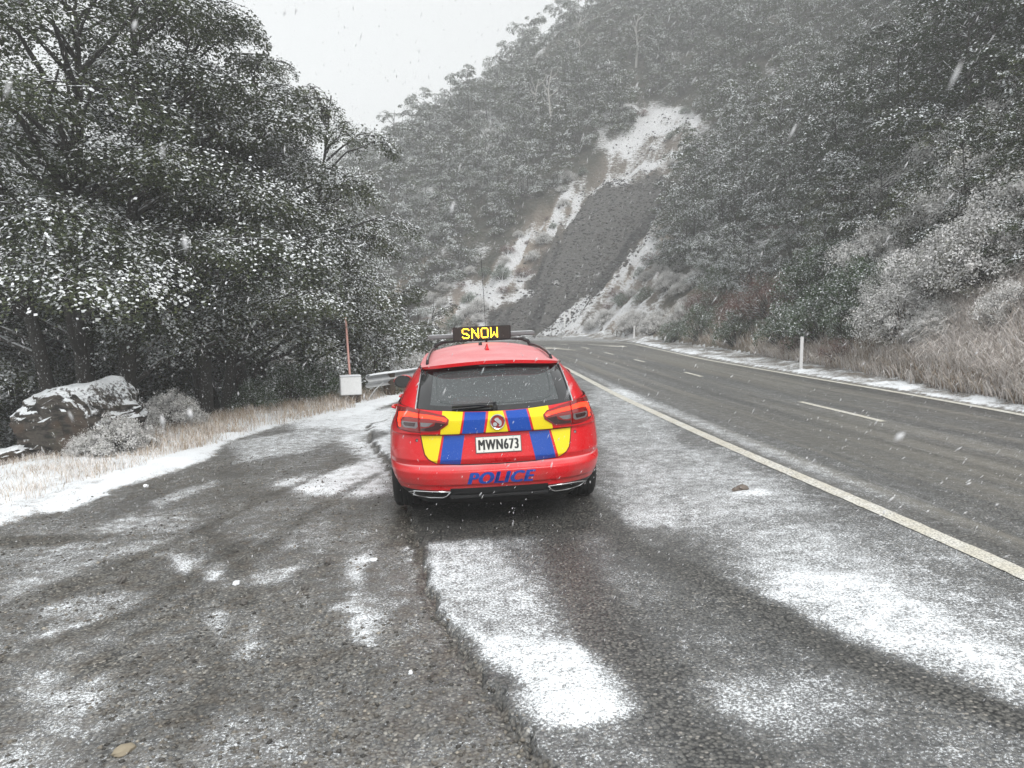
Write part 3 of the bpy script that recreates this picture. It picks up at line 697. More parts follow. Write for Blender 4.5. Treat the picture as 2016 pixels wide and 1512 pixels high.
# ---- things laid on the tail, following its surface
def ry(x, z):
    q = np.clip(np.abs(x)/wd(z), 0, .9999); return yr(z)+.85*(1-(1-q**NE)**(1/NE))
def on_tail(name, poly, mat, off=.003, thick=0.0, parent=car, cuts=None, sharp=32, res=.02, inner=None):
    """a polygon in (x, z) laid on the curved tail; cut into a fine grid so it takes its creases"""
    bm = bmesh.new(); vs_ = [bm.verts.new((x, 0, z)) for x, z in poly]; bm.faces.new(vs_)
    x0, x1 = min(p[0] for p in poly), max(p[0] for p in poly); z0, z1 = min(p[1] for p in poly), max(p[1] for p in poly)
    cz = [z for z in (.49, .50, .535, .54, .585, .775, .785, .795, .90) if z0 < z < z1]
    cz += list(np.arange(z0+res, z1, res))
    for z in cz: bmesh.ops.bisect_plane(bm, geom=list(bm.verts)+list(bm.edges)+list(bm.faces), plane_co=(0, 0, z), plane_no=(0, 0, 1), dist=1e-5)
    for x in np.arange(x0+res*1.5, x1, res*1.5): bmesh.ops.bisect_plane(bm, geom=list(bm.verts)+list(bm.edges)+list(bm.faces), plane_co=(x, 0, 0), plane_no=(1, 0, 0), dist=1e-5)
    if thick:
        r_ = bmesh.ops.extrude_face_region(bm, geom=list(bm.faces)); back = [v for v in r_['geom'] if isinstance(v, bmesh.types.BMVert)]
        bk = set(back)
    else: bk = set()
    for v in bm.verts:
        x, z = v.co.x, v.co.z; y = float(ry(x, z)); e = .002
        nx = float(ry(x+e, z)-ry(x-e, z))/(2*e); nz_ = float(ry(x, z+e)-ry(x, z-e))/(2*e); nz_ = max(-1, min(1, nz_))
        N = Vector((nx, -1, nz_)).normalized(); o_ = off if v not in bk else off-thick
        v.co = Vector((x, y, float(bendz(x, z))))+N*o_
    bmesh.ops.recalc_face_normals(bm, faces=list(bm.faces))
    if not thick:
        if sum(f.normal.y for f in bm.faces) > 0: bmesh.ops.reverse_faces(bm, faces=list(bm.faces))
    me = bpy.data.meshes.new(name); bm.to_mesh(me); bm.free(); me.materials.append(mat)
    me.polygons.foreach_set('use_smooth', np.ones(len(me.polygons), dtype=bool)); me.set_sharp_from_angle(angle=R(sharp))
    return obj(name, me, parent)
def panel(poly, mat, lab, z_lim=None):
    o = on_tail('livery_panel', poly, mat, .0025); o['label'] = lab; return o
for s, sn_ in ((-1, 'left'), (1, 'right')):
    a = lambda *pts: [(s*x, z) for x, z in pts][::s]
    panel(a((.262, .953), (.425, .957), (.452, .79), (.298, .79)), M_yel, 'yellow reflective block on the upper tailgate')
    panel(a((.078, .950), (.247, .952), (.280, .79), (.108, .79)), M_blu, 'blue reflective block on the upper tailgate')
    panel(a((.438, .778), (.605, .780), (.592, .69), (.580, .635), (.553, .598), (.490, .560)), M_yel, 'yellow reflective block on the lower tailgate')
    panel(a((.258, .778), (.422, .778), (.468, .552), (.303, .546)), M_blu, 'blue reflective block on the lower tailgate')
panel([(-.057, .952), (.057, .952), (.090, .79), (-.090, .79)], M_yel, 'yellow trapezoid behind the badge')
# panel gaps
def seam(pts, w=.006, mat=M_seam, name='panel_gap', off=.0012, parent=car):
    V = []; F = []; P_ = []
    for (a, b) in zip(pts[:-1], pts[1:]):
        n = max(2, int(math.dist(a, b)/.02))
        for i in range(n): P_.append((a[0]+(b[0]-a[0])*i/n, a[1]+(b[1]-a[1])*i/n))
    P_.append(pts[-1])
    for i, (x, z) in enumerate(P_):
        p0 = P_[max(0, i-1)]; p1 = P_[min(len(P_)-1, i+1)]; tx, tz = p1[0]-p0[0], p1[1]-p0[1]; l = math.hypot(tx, tz)+1e-9
        nx, nz_ = -tz/l, tx/l
        for k in (-.5, .5):
            xx, z2 = x+nx*w*k, z+nz_*w*k; V.append((xx, float(ry(xx, z2))-off-.002, float(bendz(xx, z2))))
    F = [(2*i, 2*i+1, 2*i+3, 2*i+2) for i in range(len(P_)-1)]
    return add(name, V, F, mat, parent)
seam([(-.612, .955), (-.612, .782), (-.598, .69), (-.586, .63), (-.557, .592), (-.49, .553), (-.30, .541), (0, .538), (.30, .541), (.49, .553), (.557, .592), (.586, .63), (.598, .69), (.612, .782), (.612, .955)], .006)
seam([(-.60, .786), (0, .786), (.60, .786)], .008)
for s in (-1, 1): seam([(s*.79, .83), (s*.70, .815), (s*.615, .812)], .005)
# tail lamps: housing, lit strip, clear lower lens, on the wing and on the tailgate
t = NT('lamp lens'); M_lens = t.fin((.20, .004, .004), .08, Coat_Weight=.8, Coat_Roughness=.03)
M_lit = emis('lit red strip', (1, .035, .010), 1.5, (.7, .03, .01)); M_clear = simple('clear lamp part', (.30, .28, .29), .12, .5, var=.5, scale=60)
M_lensd = simple('dark lamp part', (.035, .006, .007), .1, Coat_Weight=.8)
for s in (-1, 1):
    a = lambda *pts: [(s*x, z) for x, z in pts][::s]
    wing = on_tail('tail_lamp', a((.618, .948), (.70, .952), (.795, .944), (.812, .90), (.800, .835), (.74, .826), (.618, .818)), M_lens, .010, .012)
    on_tail('lit_strip', a((.620, .930), (.70, .934), (.780, .928), (.790, .90), (.782, .850), (.768, .848), (.772, .898), (.755, .914), (.70, .918), (.620, .915)), M_lit, .014, .004, wing)
    on_tail('clear_lens', a((.625, .895), (.752, .895), (.755, .87), (.735, .848), (.64, .843), (.622, .86)), M_clear, .012, .002, wing)
    on_tail('dark_lens', a((.640, .888), (.735, .888), (.738, .872), (.722, .860), (.650, .858)), M_lensd, .0145, .002, wing)
    gate = on_tail('tail_lamp', a((.375, .905), (.41, .927), (.52, .941), (.606, .947), (.606, .818), (.53, .816), (.46, .822), (.385, .872)), M_lens, .010, .012)
    on_tail('lit_strip', a((.390, .903), (.415, .915), (.52, .926), (.606, .929), (.606, .914), (.52, .910), (.40, .896)), M_lit, .014, .004, gate)
    on_tail('clear_lens', a((.50, .888), (.600, .892), (.600, .862), (.57, .858), (.535, .862)), M_clear, .012, .002, gate)
    on_tail('dark_lens', a((.40, .880), (.48, .893), (.495, .865), (.56, .848), (.602, .845), (.602, .826), (.53, .824), (.465, .83)), M_lensd, .012, .002, gate)
# badge
bd = MB(); cz_, cx_ = .877, .008
for nm, prof, mt in (('badge', [(-.022, .0), (-.022, .050), (-.010, .052), (.03, .052)], simple('badge red', (.30, .02, .02), .25)),):
    b = MB(); b.lathe(prof, 'y', 40, (cx_, .055, cz_)); badge = b.build(nm, mt, car, smooth=True, sharp=30)
b = MB(); b.lathe([(-.02, .050), (-.030, .053), (-.032, .057), (-.026, .061), (.02, .062)], 'y', 40, (cx_, .055, cz_)); b.build('ring', M_chr, badge, smooth=True, sharp=30)
def flatpoly(mb, pts, y, th=.006):
    n = len(pts); V = [(x, y-th, z) for x, z in pts]+[(x, y, z) for x, z in pts]
    F = [tuple(range(n))]+[(i, i+n, (i+1) % n+n, (i+1) % n) for i in range(n)]
    mb.put(V, F)
em = MB()                                    # the crouching beast that rolls a stone
flatpoly(em, [(cx_+x*.9, cz_+z*.9) for x, z in ((-.030, .024), (-.012, .038), (.008, .036), (.014, .024), (.030, .012), (.036, -.006), (.034, -.028), (.020, -.040), (.006, -.036), (.016, -.024), (.006, -.012), (-.006, -.004), (-.014, .006), (-.022, .012))], .030)
flatpoly(em, [(cx_-.022+.017*math.cos(k*math.pi/8), cz_-.018+.017*math.sin(k*math.pi/8)) for k in range(16)], .030, .009)
em.build('emblem', M_chr, badge)
# number plate
Mpl = Matrix.Translation((.008, .064, .692)) @ Matrix.Rotation(R(-12), 4, 'X')
b = MB(); b.box(-.184, .184, -.004, .004, -.066, .066, Mpl); plate = b.build('number_plate', simple('plate frame', (.06, .06, .06), .4), car)
b = MB(); b.box(-.178, .178, -.0075, -.0038, -.0605, .0605, Mpl, bev=.001); b.build('plate_face', simple('plate white', (.72, .71, .66), .35), plate)
def text_mesh(s, size, bold=0.0, shear=0.0, sx=1.0, space=1.0):
    cu = bpy.data.curves.new('text', 'FONT'); cu.body = s; cu.size = size; cu.offset = bold; cu.shear = shear; cu.space_character = space
    cu.align_x = 'CENTER'; cu.align_y = 'CENTER'; cu.resolution_u = 4; cu.fill_mode = 'FRONT'
    o = bpy.data.objects.new('text', cu); C.objects.link(o); bpy.context.view_layer.update()
    dg = bpy.context.evaluated_depsgraph_get(); me = o.evaluated_get(dg).to_mesh()
    V = [(v.co.x*sx, v.co.y) for v in me.vertices]; F = [tuple(p.vertices) for p in me.polygons]
    o.evaluated_get(dg).to_mesh_clear(); bpy.data.objects.remove(o); bpy.data.curves.remove(cu)
    a = np.array(V); c = (a.max(0)+a.min(0))/2; return [(x-c[0], y-c[1]) for x, y in V], F, a.max(0)-a.min(0)
def letters(s, width, height, **k):
    V, F, ext = text_mesh(s, 1.0, **k); return [(x*width/ext[0], y*height/ext[1]) for x, y in V], F
V, F = letters('MWN673', .316, .083, space=1.16)
V3 = []; F3 = []
for k in range(5): F3 += [tuple(i+len(V3) for i in f) for f in F]; V3 += [tuple(Mpl @ Vector((x+(k-2)*.0022, -.0083-k*.0002, z))) for x, z in V]
F = F3
o = add('plate_lettering', V3, F, simple('plate black', (.01, .01, .01), .4), plate)
for x in (-.12, .12):
    for z in (-.052, .052):
        b = MB(); b.tube([Mpl @ Vector((x, -.0075, z)), Mpl @ Vector((x, -.0105, z))], .005, 8); b.build('screw', M_silv, plate)
# POLICE along the bumper
V, F = letters('POLICE', .532, .094, bold=.0, shear=.28, space=1.12)
V0, F0 = list(V), list(F); V = []; F = []
for k in range(7): F += [tuple(i+len(V) for i in f) for f in F0]; V += [(x+(k-3)*.0030, z+((k % 3)-1)*.0022) for x, z in V0]
bm = bmesh.new(); vv = [bm.verts.new((x+.018, 0, z+.437)) for x, z in V]
for f in F:
    try: bm.faces.new([vv[i] for i in f])
    except ValueError: pass
for z in np.arange(.385, .49, .012): bmesh.ops.bisect_plane(bm, geom=list(bm.verts)+list(bm.edges)+list(bm.faces), plane_co=(0, 0, z), plane_no=(0, 0, 1), dist=1e-6)
for i_, v in enumerate(bm.verts): v.co.y = float(ry(v.co.x, v.co.z))-.004
if sum(f.normal.y*f.calc_area() for f in bm.faces) > 0: pass
me = bpy.data.meshes.new('police_lettering'); bm.to_mesh(me); bm.free(); me.materials.append(M_blu); obj('police_lettering', me, car)
# exhaust trims, reflectors, sensors
for s in (-1, 1):
    pts = [(.395, .325), (.55, .328), (.69, .322), (.735, .300), (.69, .268), (.56, .263), (.455, .268), (.425, .285), (.395, .325)]
    tb = MB(); tb.tube([(s*x, float(ry(x, z))-.012, z) for x, z in pts], .0065, 8); ex = tb.build('exhaust_trim', M_chr, car, smooth=True)
    on_tail('exhaust_opening', [(s*x, z) for x, z in pts[:-1]][::s], simple('exhaust dark', (.006, .006, .006), .3), .004, .0, ex)
    x, z = s*.643, .742; b = MB(); y = float(ry(x, z)); b.lathe([(-.005, 0), (-.005, .011), (.0, .013), (.01, .013)], 'y', 14, (x, y, z)); b.build('parking_sensor', M_seam, car, smooth=True, sharp=40)
    b = MB(); b.lathe([(-.008, 0), (-.008, .0075), (-.003, .008)], 'y', 12, (x, y, z)); b.build('lens', M_silv, bpy.data.objects[car.children[-1].name] if False else ex)
df = MB(); df.box(-.40, .40, .085, .16, .262, .30, bev=.01)
df.build('diffuser', M_blk, car, smooth=True, sharp=30)
# glass border with the faint printed line, wiper
def up_pt(x, t, off=.004):                   # a point on the rear glass
    row = UPR[int(round(t*NTT))]; m = row[:, 1] < 1.0; r_ = row[m]; o_ = np.argsort(r_[:, 0]); xs = r_[o_, 0]
    y = np.interp(x, xs, r_[o_, 1]); z = np.interp(x, xs, r_[o_, 2]); return (x, float(y)-off, float(z)+off*.8)
def glass_strip(name, path, w, mat, parent, off):
    V = []; n = len(path)
    for i, (x, t_) in enumerate(path):
        p = Vector(up_pt(x, t_, off)); q = Vector(up_pt(*path[min(i+1, n-1)], off)) if i < n-1 else p; p0 = Vector(up_pt(*path[max(i-1, 0)], off))
        d = (q-p0).normalized(); nn = Vector((0, -.74, .67)); sdv = d.cross(nn).normalized()*w/2; V += [tuple(p-sdv), tuple(p+sdv)]
    return add(name, V, [(2*i, 2*i+1, 2*i+3, 2*i+2) for i in range(n-1)], mat, parent)
def fine(path, n=18):
    o_ = []
    for a, b in zip(path[:-1], path[1:]): o_ += [(a[0]+(b[0]-a[0])*i/n, a[1]+(b[1]-a[1])*i/n) for i in range(n)]
    return o_+[path[-1]]
def snapt(p): return [(x, round(t_*NTT)/NTT) for x, t_ in p]
ht_ = []
for a_ in np.linspace(0, 2*math.pi, 90): 
    c_, s_2 = math.cos(a_), math.sin(a_); ht_.append((.47*math.copysign(abs(c_)**.22, c_)+.0, .50+.36*math.copysign(abs(s_2)**.32, s_2)))
def up_pt2(x, t_, off=.004):
    t_ = min(max(t_, 0), 1); j = t_*NTT; j0 = int(min(j, NTT-1)); f_ = j-j0; A = Vector(up_pt(x, j0/NTT, off)); B = Vector(up_pt(x, (j0+1)/NTT, off)); return A*(1-f_)+B*f_
tb = MB(); tb.tube([up_pt2(x, t_, .0035) for x, t_ in ht_], .0016, 4); tb.build('heater_border', M_line, rwin)
def band(name, f0, f1, n=40, m=4, mat=M_frit, off=.002):
    V = []; 
    for i in range(n+1):
        for j in range(m+1):
            a_, b_ = f0(i/n), f1(i/n); k = j/m; V.append(tuple(up_pt2(a_[0]+(b_[0]-a_[0])*k, a_[1]+(b_[1]-a_[1])*k, off)))
    F = [(i*(m+1)+j, i*(m+1)+j+1, (i+1)*(m+1)+j+1, (i+1)*(m+1)+j) for i in range(n) for j in range(m)]
    return add(name, V, F, mat, rwin, smooth=True)
band('glass_border', lambda u: (-.60+1.2*u, 0.0), lambda u: (-.60+1.2*u, .10))
for s in (-1, 1): band('glass_border', lambda u: (s*(.636-.045*u), u), lambda u: (s*(.53-.04*u), u))
band('glass_border', lambda u: (-.57+1.14*u, .90), lambda u: (-.57+1.14*u, 1.0))
w = MB(); w.tube([up_pt2(-.02, .06, .03), up_pt2(-.12, .075, .035), up_pt2(-.345, .05, .03)], [.016, .013, .006], 8)
w.tube([up_pt2(-.35, .045, .018), up_pt2(-.17, .085, .018), up_pt2(.01, .125, .018)], .009, 6)
w.lathe([(-.03, 0), (-.028, .022), (.0, .026)], 'y', 14, tuple(up_pt2(-.005, .07, .0))); w.build('rear_wiper', M_blk, car, smooth=True, sharp=45)
b = MB(); b.box(-.11, .11, .425, .443, 1.300, 1.308); b.build('high_brake_lamp', M_lensd, car)
# bright pillars at the sides of the tailgate
for s in (-1, 1):
    pts = [(s*.634, float(ry(.634, .94))-.005, .94)]+[tuple(up_pt2(s*(.644-.045*t_), t_, .006)) for t_ in np.linspace(0, .97, 16)]
    m_ = topr[(np.sign(topr[:, 0]) == s)]; tip = (s*.598, .60, 1.30)
    pts += [(s*.604, .62, 1.297), (s*.613, .80, 1.305)]
    tb = MB(); tb.tube(pts, .0075, 6); tb.build('pillar_trim', M_chr, car, smooth=True)
    # black rubber edge inside it
    pts2 = [tuple(up_pt2(s*(.634-.045*t_), t_, .004)) for t_ in np.linspace(0, 1, 16)]
    tb = MB(); tb.tube(pts2, .005, 5); tb.build('glass_seal', M_blk, car)
    # roof rails
    rp = [(s*.555, .86, 1.315), (s*.555, .93, 1.338), (s*.555, 1.15, 1.357), (s*.555, 1.7, 1.376), (s*.55, 2.3, 1.382), (s*.54, 2.75, 1.370), (s*.535, 2.85, 1.345)]
    tb = MB(); tb.tube(rp, .013, 8); rl = tb.build('roof_rail', M_blk, car, smooth=True)
    tb = MB(); tb.tube([(x, y-.004, z+.013) for x, y, z in rp[1:-1]], .006, 6); tb.build('rail_trim', M_silv, rl, smooth=True)
    # door mirrors
    mb = MB(); bm = bmesh.new(); bmesh.ops.create_icosphere(bm, subdivisions=3, radius=1)
    for v in bm.verts:
        x, y, z = v.co; y = max(y, -.35); z2 = z*(1.0 if x*s < 0.2 else .85)
        v.co = Vector((s*.945+x*.112, 3.15+y*.10, .99+z2*.078+.006*abs(x)))
    bm.verts.index_update(); mb.put([v.co[:] for v in bm.verts], [[v.index for v in f.verts] for f in bm.faces]); bm.free()
    mir = mb.build('door_mirror', M_red, car, smooth=True, sharp=40)
    g_ = MB(); g_.put([(s*.945+.088*math.cos(k*math.pi/10)*(1.0), 3.112, .99+.062*math.sin(k*math.pi/10)) for k in range(20)], [tuple(range(20))]); g_.build('mirror_glass', simple('mirror', (.03, .035, .035), .10, 0.0), mir)  # dark reflection is put into the base colour of the mirror glass
    g_ = MB(); g_.lathe([(0, .062), (-.006, .068)], 'y', 20, (s*.945, 3.115, .99)); 
    g_ = MB(); g_.put([(s*.945+sc_*.104*math.cos(k*math.pi/12), 3.1135, .99+sc_*.074*math.sin(k*math.pi/12)) for sc_ in (1.0, .80) for k in range(24)], [(k, (k+1) % 24, 24+(k+1) % 24, 24+k) for k in range(24)]); g_.build('mirror_surround', M_blk, mir)
    g_ = MB(); g_.box(s*.845-.03, s*.845+.03, 3.15, 3.24, .935, .99, bev=.01); g_.build('mirror_foot', M_blk, mir)
    for y in (1.62, 2.62):
        g_ = MB(); g_.tube([(s*.915, y-.1, .865), (s*.945, y-.07, .87), (s*.948, y+.05, .872), (s*.915, y+.09, .87)], .013, 8); g_.build('door_handle', M_red, car, smooth=True)
    # side checks
    for i in range(9):
        y0 = .62+i*.33; mt = M_yel if i % 2 == 0 else M_blu; mt2 = M_blu if i % 2 == 0 else M_yel
        for z0, z1, m3 in ((.72, .80, mt), (.802, .88, mt2)):
            V = []; nn = 8
            for a_ in range(nn+1):
                for c_ in range(4):
                    y = y0+.30*a_/nn; z = z0+(z1-z0)*c_/3; t_ = (y-yr(z))/.85
                    xx = wd(z)*(1-max(0, 1-t_)**NE)**(1/NE) if t_ < 1 else wd(z)
                    V.append((s*(float(xx)+.004), y, z))
            F = [(a_*4+c_, (a_+1)*4+c_, (a_+1)*4+c_+1, a_*4+c_+1) for a_ in range(nn) for c_ in range(3)]
            if s < 0: F = [f[::-1] for f in F]
            add('side_check', V, F, m3, car)
# aerials
fin = MB(); V = [(-.020, 1.24, 1.392), (.020, 1.24, 1.392), (-.024, 1.42, 1.400), (.024, 1.42, 1.400), (-.012, 1.235, 1.41), (.012, 1.235, 1.41), (0, 1.245, 1.462), (0, 1.27, 1.463), (-.004, 1.245, 1.45), (.004, 1.245, 1.45)]
fin.put(V, [(0, 1, 5, 4), (4, 5, 9, 8), (8, 9, 6), (0, 4, 2), (4, 8, 7, 2), (8, 6, 7), (1, 3, 5), (5, 3, 7, 9), (9, 7, 6), (2, 7, 3)])
fin.build('roof_fin', M_red, car)
b = MB(); b.tube([(-.045, 1.9, 1.42), (-.045, 1.9, 1.455)], [.02, .015], 10); ae = b.build('aerial', M_blk, car)
b = MB(); b.tube([(.06, 3.02, 1.40), (.06, 3.02, 1.44)], .013, 8); b.tube([(.06, 3.02, 1.44), (.055, 3.03, 1.9), (.045, 3.06, 2.45)], .0028, 5); b.build('whip_aerial', M_blk, car)
# cross bars, light bar, message sign
def snow_top(name, base):
    t = NT(name); nz = t.add('ShaderNodeSeparateXYZ'); t.link(t.geo('Normal'), nz.inputs[0]); n = t.noise(25, t.coord(), 4)
    f = t.math('MULTIPLY', t.smooth(nz.outputs[2], .5, .8), t.smooth(n, .3, .5)); return t.fin(t.mix(f, base, SNOW), .5)
for y in (2.72,):
    b = MB(); b.box(-.48, .48, y-.02, y+.02, 1.438, 1.452, bev=.005)
    for s in (-1, 1): b.tube([(s*.535, y, 1.385), (s*.52, y, 1.415), (s*.44, y, 1.443), (s*.32, y, 1.446)], [.020, .022, .018, .010], 8)
    b.build('roof_bar', M_blk, car, smooth=True, sharp=40)
b = MB(); b.box(-.61, .61, 2.78, 3.02, 1.475, 1.525, bev=.012); lb = b.build('light_bar', snow_top('light bar housing', (.16, .165, .17)), car, smooth=True, sharp=40)
b = MB(); b.box(-.33, .02, 2.80, 3.0, 1.527, 1.60, bev=.012); b.build('red_glow_block', simple('red glow', (.55, .10, .08), .15, Transmission_Weight=.6, Alpha=.35), lb, smooth=True, sharp=40)  # translucent block added to stand in for a faint red glow above the bar
b = MB(); b.box(-.325, .325, 2.60, 2.67, 1.455, 1.605, bev=.006); sign = b.build('message_sign', M_blk, car)
b = MB(); b.box(-.318, .318, 2.594, 2.60, 1.459, 1.601); b.build('sign_face', simple('sign face', (.012, .010, .008), .5), sign)
SNOWTXT = [(" ##### ", "#     #", "#      ", "#      ", " ####  ", "    ## ", "      #", "#     #", " ##### "),
           ("#     #", "##    #", "# #   #", "# #   #", "#  #  #", "#   # #", "#   # #", "#    ##", "#     #"),
           (" ##### ", "#     #", "#     #", "#     #", "#     #", "#     #", "#     #", "#     #", " ##### "),
           ("#     #", "#     #", "#     #", "#     #", "#  #  #", "#  #  #", "# # # #", "##   ##", "#     #")]
lit = set(); 
for k, gl in enumerate(SNOWTXT):
    for r_i, rw in enumerate(gl):
        for c_i, ch in enumerate(rw):
            if ch == '#': lit.add((7+k*9+c_i, r_i+1))
NCX, NRX = 52, 11
on, offd = MB(), MB()
for i in range(NCX):
    for j in range(NRX):
        x = -.305+.61*(i+.5)/NCX+.0; z = 1.599-.139*(j+.5)/NRX+.001
        r = .0068 if (i, j) in lit else .0030; t_ = on if (i, j) in lit else offd; rz = .0078 if (i, j) in lit else .003
        t_.put([(x-r, 2.5925, z), (x, 2.5925, z-rz), (x+r, 2.5925, z), (x, 2.5925, z+rz), (x, 2.588, z)], [(0, 1, 4), (1, 2, 4), (2, 3, 4), (3, 0, 4)])
on.build('lit_lettering', emis('amber led', (1.0, .50, .02), 5.0, (.9, .5, .05)), sign); offd.build('led_dots', simple('unlit led', (.07, .06, .04), .4), sign)
# ================================================================== vegetation
def quads_mesh(name, P_, N_, U_, L, W, snow_a, tint, mat):
    """many small leaf quads: centre, normal, long axis, length, width"""
    n = len(P_); U_ = U_-N_*(U_*N_).sum(1)[:, None]; U_ /= np.linalg.norm(U_, axis=1)[:, None]+1e-9; S_ = np.cross(N_, U_)
    a = U_*L[:, None]/2; b = S_*W[:, None]/2
    V = np.stack([P_-a*.9, P_-b-a*.1, P_+a, P_+b-a*.1], 1).reshape(-1, 3)
    F = np.arange(n*4).reshape(n, 4); F = F[:, ::1]
    return mesh(name, V, F, mat, attrs={'snow': np.repeat(snow_a, 4), 'tint': np.repeat(tint, 4)})
def unit(v): return v/(np.linalg.norm(v, axis=-1)[..., None]+1e-9)

def make_tree(name, seed, H, Rr, npad, nleaf, leaf, stems=3, spread=.35, pad_r=(.5, 1.0), snowp=.35, base=.22, mats=None, shape=1.0, droop=.42, bole=.14, flat=.12, zj=.12):
    g = np.random.default_rng(seed); mb = MB()
    # stems
    SP = []
    for k in range(stems):
        a = 2*math.pi*(k+g.random()*.6)/stems; hh = H*(.72+.22*g.random()) if k else H*.93
        r0 = .12*Rr*g.random(); r1 = spread*Rr*(.4+.7*g.random())*(1 if stems > 1 else .3)
        pts = []
        for i in range(11):
            t = i/10; wob = .10*math.sin(t*5+k*2)+.05*math.sin(t*11+k)
            pts.append((math.cos(a)*(r0+r1*t**.8)+wob*math.sin(a*3+1), math.sin(a)*(r0+r1*t**.8)+wob*math.cos(a*2), -.6+(hh+.6)*t))
        rad = [bole*(1-.88*(i/10)**.8)*(1.25 if i == 0 else 1)*(H/9)*(.8 if k else 1) for i in range(11)]
        mb.tube(pts, rad, 7, cap=False); SP.append(np.array(pts))
    # pads of foliage, low ones wide, top ones narrow
    PC = []; nb = max(6, int(npad/6)); bs = {}
    for b_ in range(nb):                     # boughs in tiers, each a broad flat spray of several pads
        t = base+(1-base)*(b_+.5)/nb; u_ = abs((t-.42)/(.62 if t > .42 else .9)); env = Rr*(1-u_**2.0)**.5 if u_ < 1 else Rr*.12
        a = b_*2.399963+g.random()*.7; tip = env*(.72+.32*g.random()); zt = H*t+g.normal()*.12; sb = .35+1.5*g.random()**1.2
        for k_ in range(6):
            f_ = (.30, .52, .70, .70, .92, .98)[k_]; lt = (0, -.10, .28, -.28, .14, -.14)[k_]; aa = a+lt*(1.2-.4*f_)
            rr = tip*f_; PC.append((rr*math.cos(aa), rr*math.sin(aa), zt-.10*rr*f_+zj*g.normal(), t)); bs[len(PC)-1] = sb
    Ps = []; Ns = []; Us = []; Ss = []; Ts = []
    for pi_, (px, py, pz, t) in enumerate(PC):
        # limb from nearest stem
        best = None
        for sp in SP:
            zi = max(.25, pz-.28*math.hypot(px, py)-.15); x = np.interp(zi, sp[:, 2], sp[:, 0]); y = np.interp(zi, sp[:, 2], sp[:, 1]); d = math.hypot(px-x, py-y)
            if best is None or d < best[0]: best = (d, x, y, zi)
        d, x, y, zi = best; c = np.array([px, py, pz]); s0 = np.array([x, y, zi]); out = c-s0
        pts = [s0+out*q+np.array([0, 0, (q-q*q)*(.25*d)])+g.normal(size=3)*.05*(0 < q < 1)*d**.5 for q in (0, .25, .5, .75, 1)]
        r0 = .010+.014*d*(H/9); mb.tube(pts, [r0*1.3, r0, r0*.8, r0*.55, r0*.2], 5, cap=False)
        R_ = pad_r[0]+(pad_r[1]-pad_r[0])*g.random(); R_ *= (1-.45*max(0, t-.6)/.4)
        m = int(nleaf*(R_/pad_r[1])**1.6)+8; nt_ = 10; psn = bs[pi_]*(.7+.6*g.random()); psn *= 1.25-.5*t
        ang = g.random(nt_)*2*math.pi; od = math.atan2(out[1], out[0]); ang = od+(ang-math.pi)*.75
        ti = g.integers(0, nt_, m); rr = R_*np.sqrt(g.random(m)); lat = g.normal(size=m)*R_*.13
        ca, sa = np.cos(ang[ti]), np.sin(ang[ti])
        X = c[0]+ca*rr-sa*lat; Y = c[1]+sa*rr+ca*lat
        layer = g.integers(0, 2, m)
        Z = c[2]-droop*R_*(rr/R_)**2+g.normal(size=m)*flat*R_*.6-layer*flat*R_*1.6+.05*np.sin(ti*3.1)*R_
        tl_ = np.where(layer == 0, .42, .8); N = np.stack([g.normal(size=m)*tl_+ca*.55*rr/R_, g.normal(size=m)*tl_+sa*.55*rr/R_, np.ones(m)], 1)
        N = unit(N); U = np.stack([ca+g.normal(size=m)*.5, sa+g.normal(size=m)*.5, g.normal(size=m)*.35-.2], 1)
        clump = g.random(nt_)[ti]; cn = vnoise(X/.16, Y/.16+Z*3, seed+3); sn = (g.random(m) < snowp*psn*(.35+1.2*clump)*(1.6-1.35*layer)*sstep(.30, .62, cn)*1.7).astype(float)*(.6+.4*g.random(m))
        Ps.append(np.stack([X, Y, Z], 1)); Ns.append(N); Us.append(U); Ss.append(sn); Ts.append(np.clip(g.random()*.6+g.random(m)*.4, 0, 1))
        for q in range(5):
            e = c+np.array([math.cos(ang[q])*R_*.85, math.sin(ang[q])*R_*.85, -droop*R_*.6]); mb.tube([c-out*.08, (c+e)/2+np.array([0, 0, .03]), e], [.012, .008, .003], 3, cap=False)
    Pa, Na, Ua, Sa, Ta = map(np.concatenate, (Ps, Ns, Us, Ss, Ts))
    L = leaf*(.7+.7*g.random(len(Pa)))*(1+.25*(Sa > 0)); W = L*(.5+.25*g.random(len(Pa)))
    cm = quads_mesh(name+' crown', Pa, Na, Ua, L, W, Sa, Ta, mats[0]); tm = mesh(name+' trunk', mb.V, mb.F, mats[1], smooth=True)
    return cm, tm
t = NT('beech bark'); co = t.coord(); n = t.noise(6, co, 5, .65); n2 = t.noise(30, co, 3)
nz = t.add('ShaderNodeSeparateXYZ'); t.link(t.geo('Normal'), nz.inputs[0])
up_ = t.math('MULTIPLY', t.smooth(nz.outputs[2], .45, .75), t.smooth(n, .42, .55))
wind = t.math('MULTIPLY', t.smooth(t.math('MULTIPLY', nz.outputs[1], -1.0), .2, .8), t.smooth(n2, .60, .68))
t.bump(n, .8, .03); M_bark = t.fin(t.mix(t.math('MAXIMUM', up_, t.math('MULTIPLY', wind, .5)), t.mix(n2, (.012, .011, .010), (.05, .045, .038)), SNOW), .9)
M_leaf = leaf_mat('beech leaves', (.026, .038, .016), (.085, .100, .045))
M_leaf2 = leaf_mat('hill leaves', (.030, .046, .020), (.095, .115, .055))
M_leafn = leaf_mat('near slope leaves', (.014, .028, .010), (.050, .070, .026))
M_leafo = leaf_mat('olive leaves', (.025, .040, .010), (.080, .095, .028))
M_leafp = leaf_mat('grey leaves', (.09, .10, .075), (.19, .185, .145), (.86, .85, .85), frost_sheen=1.0)
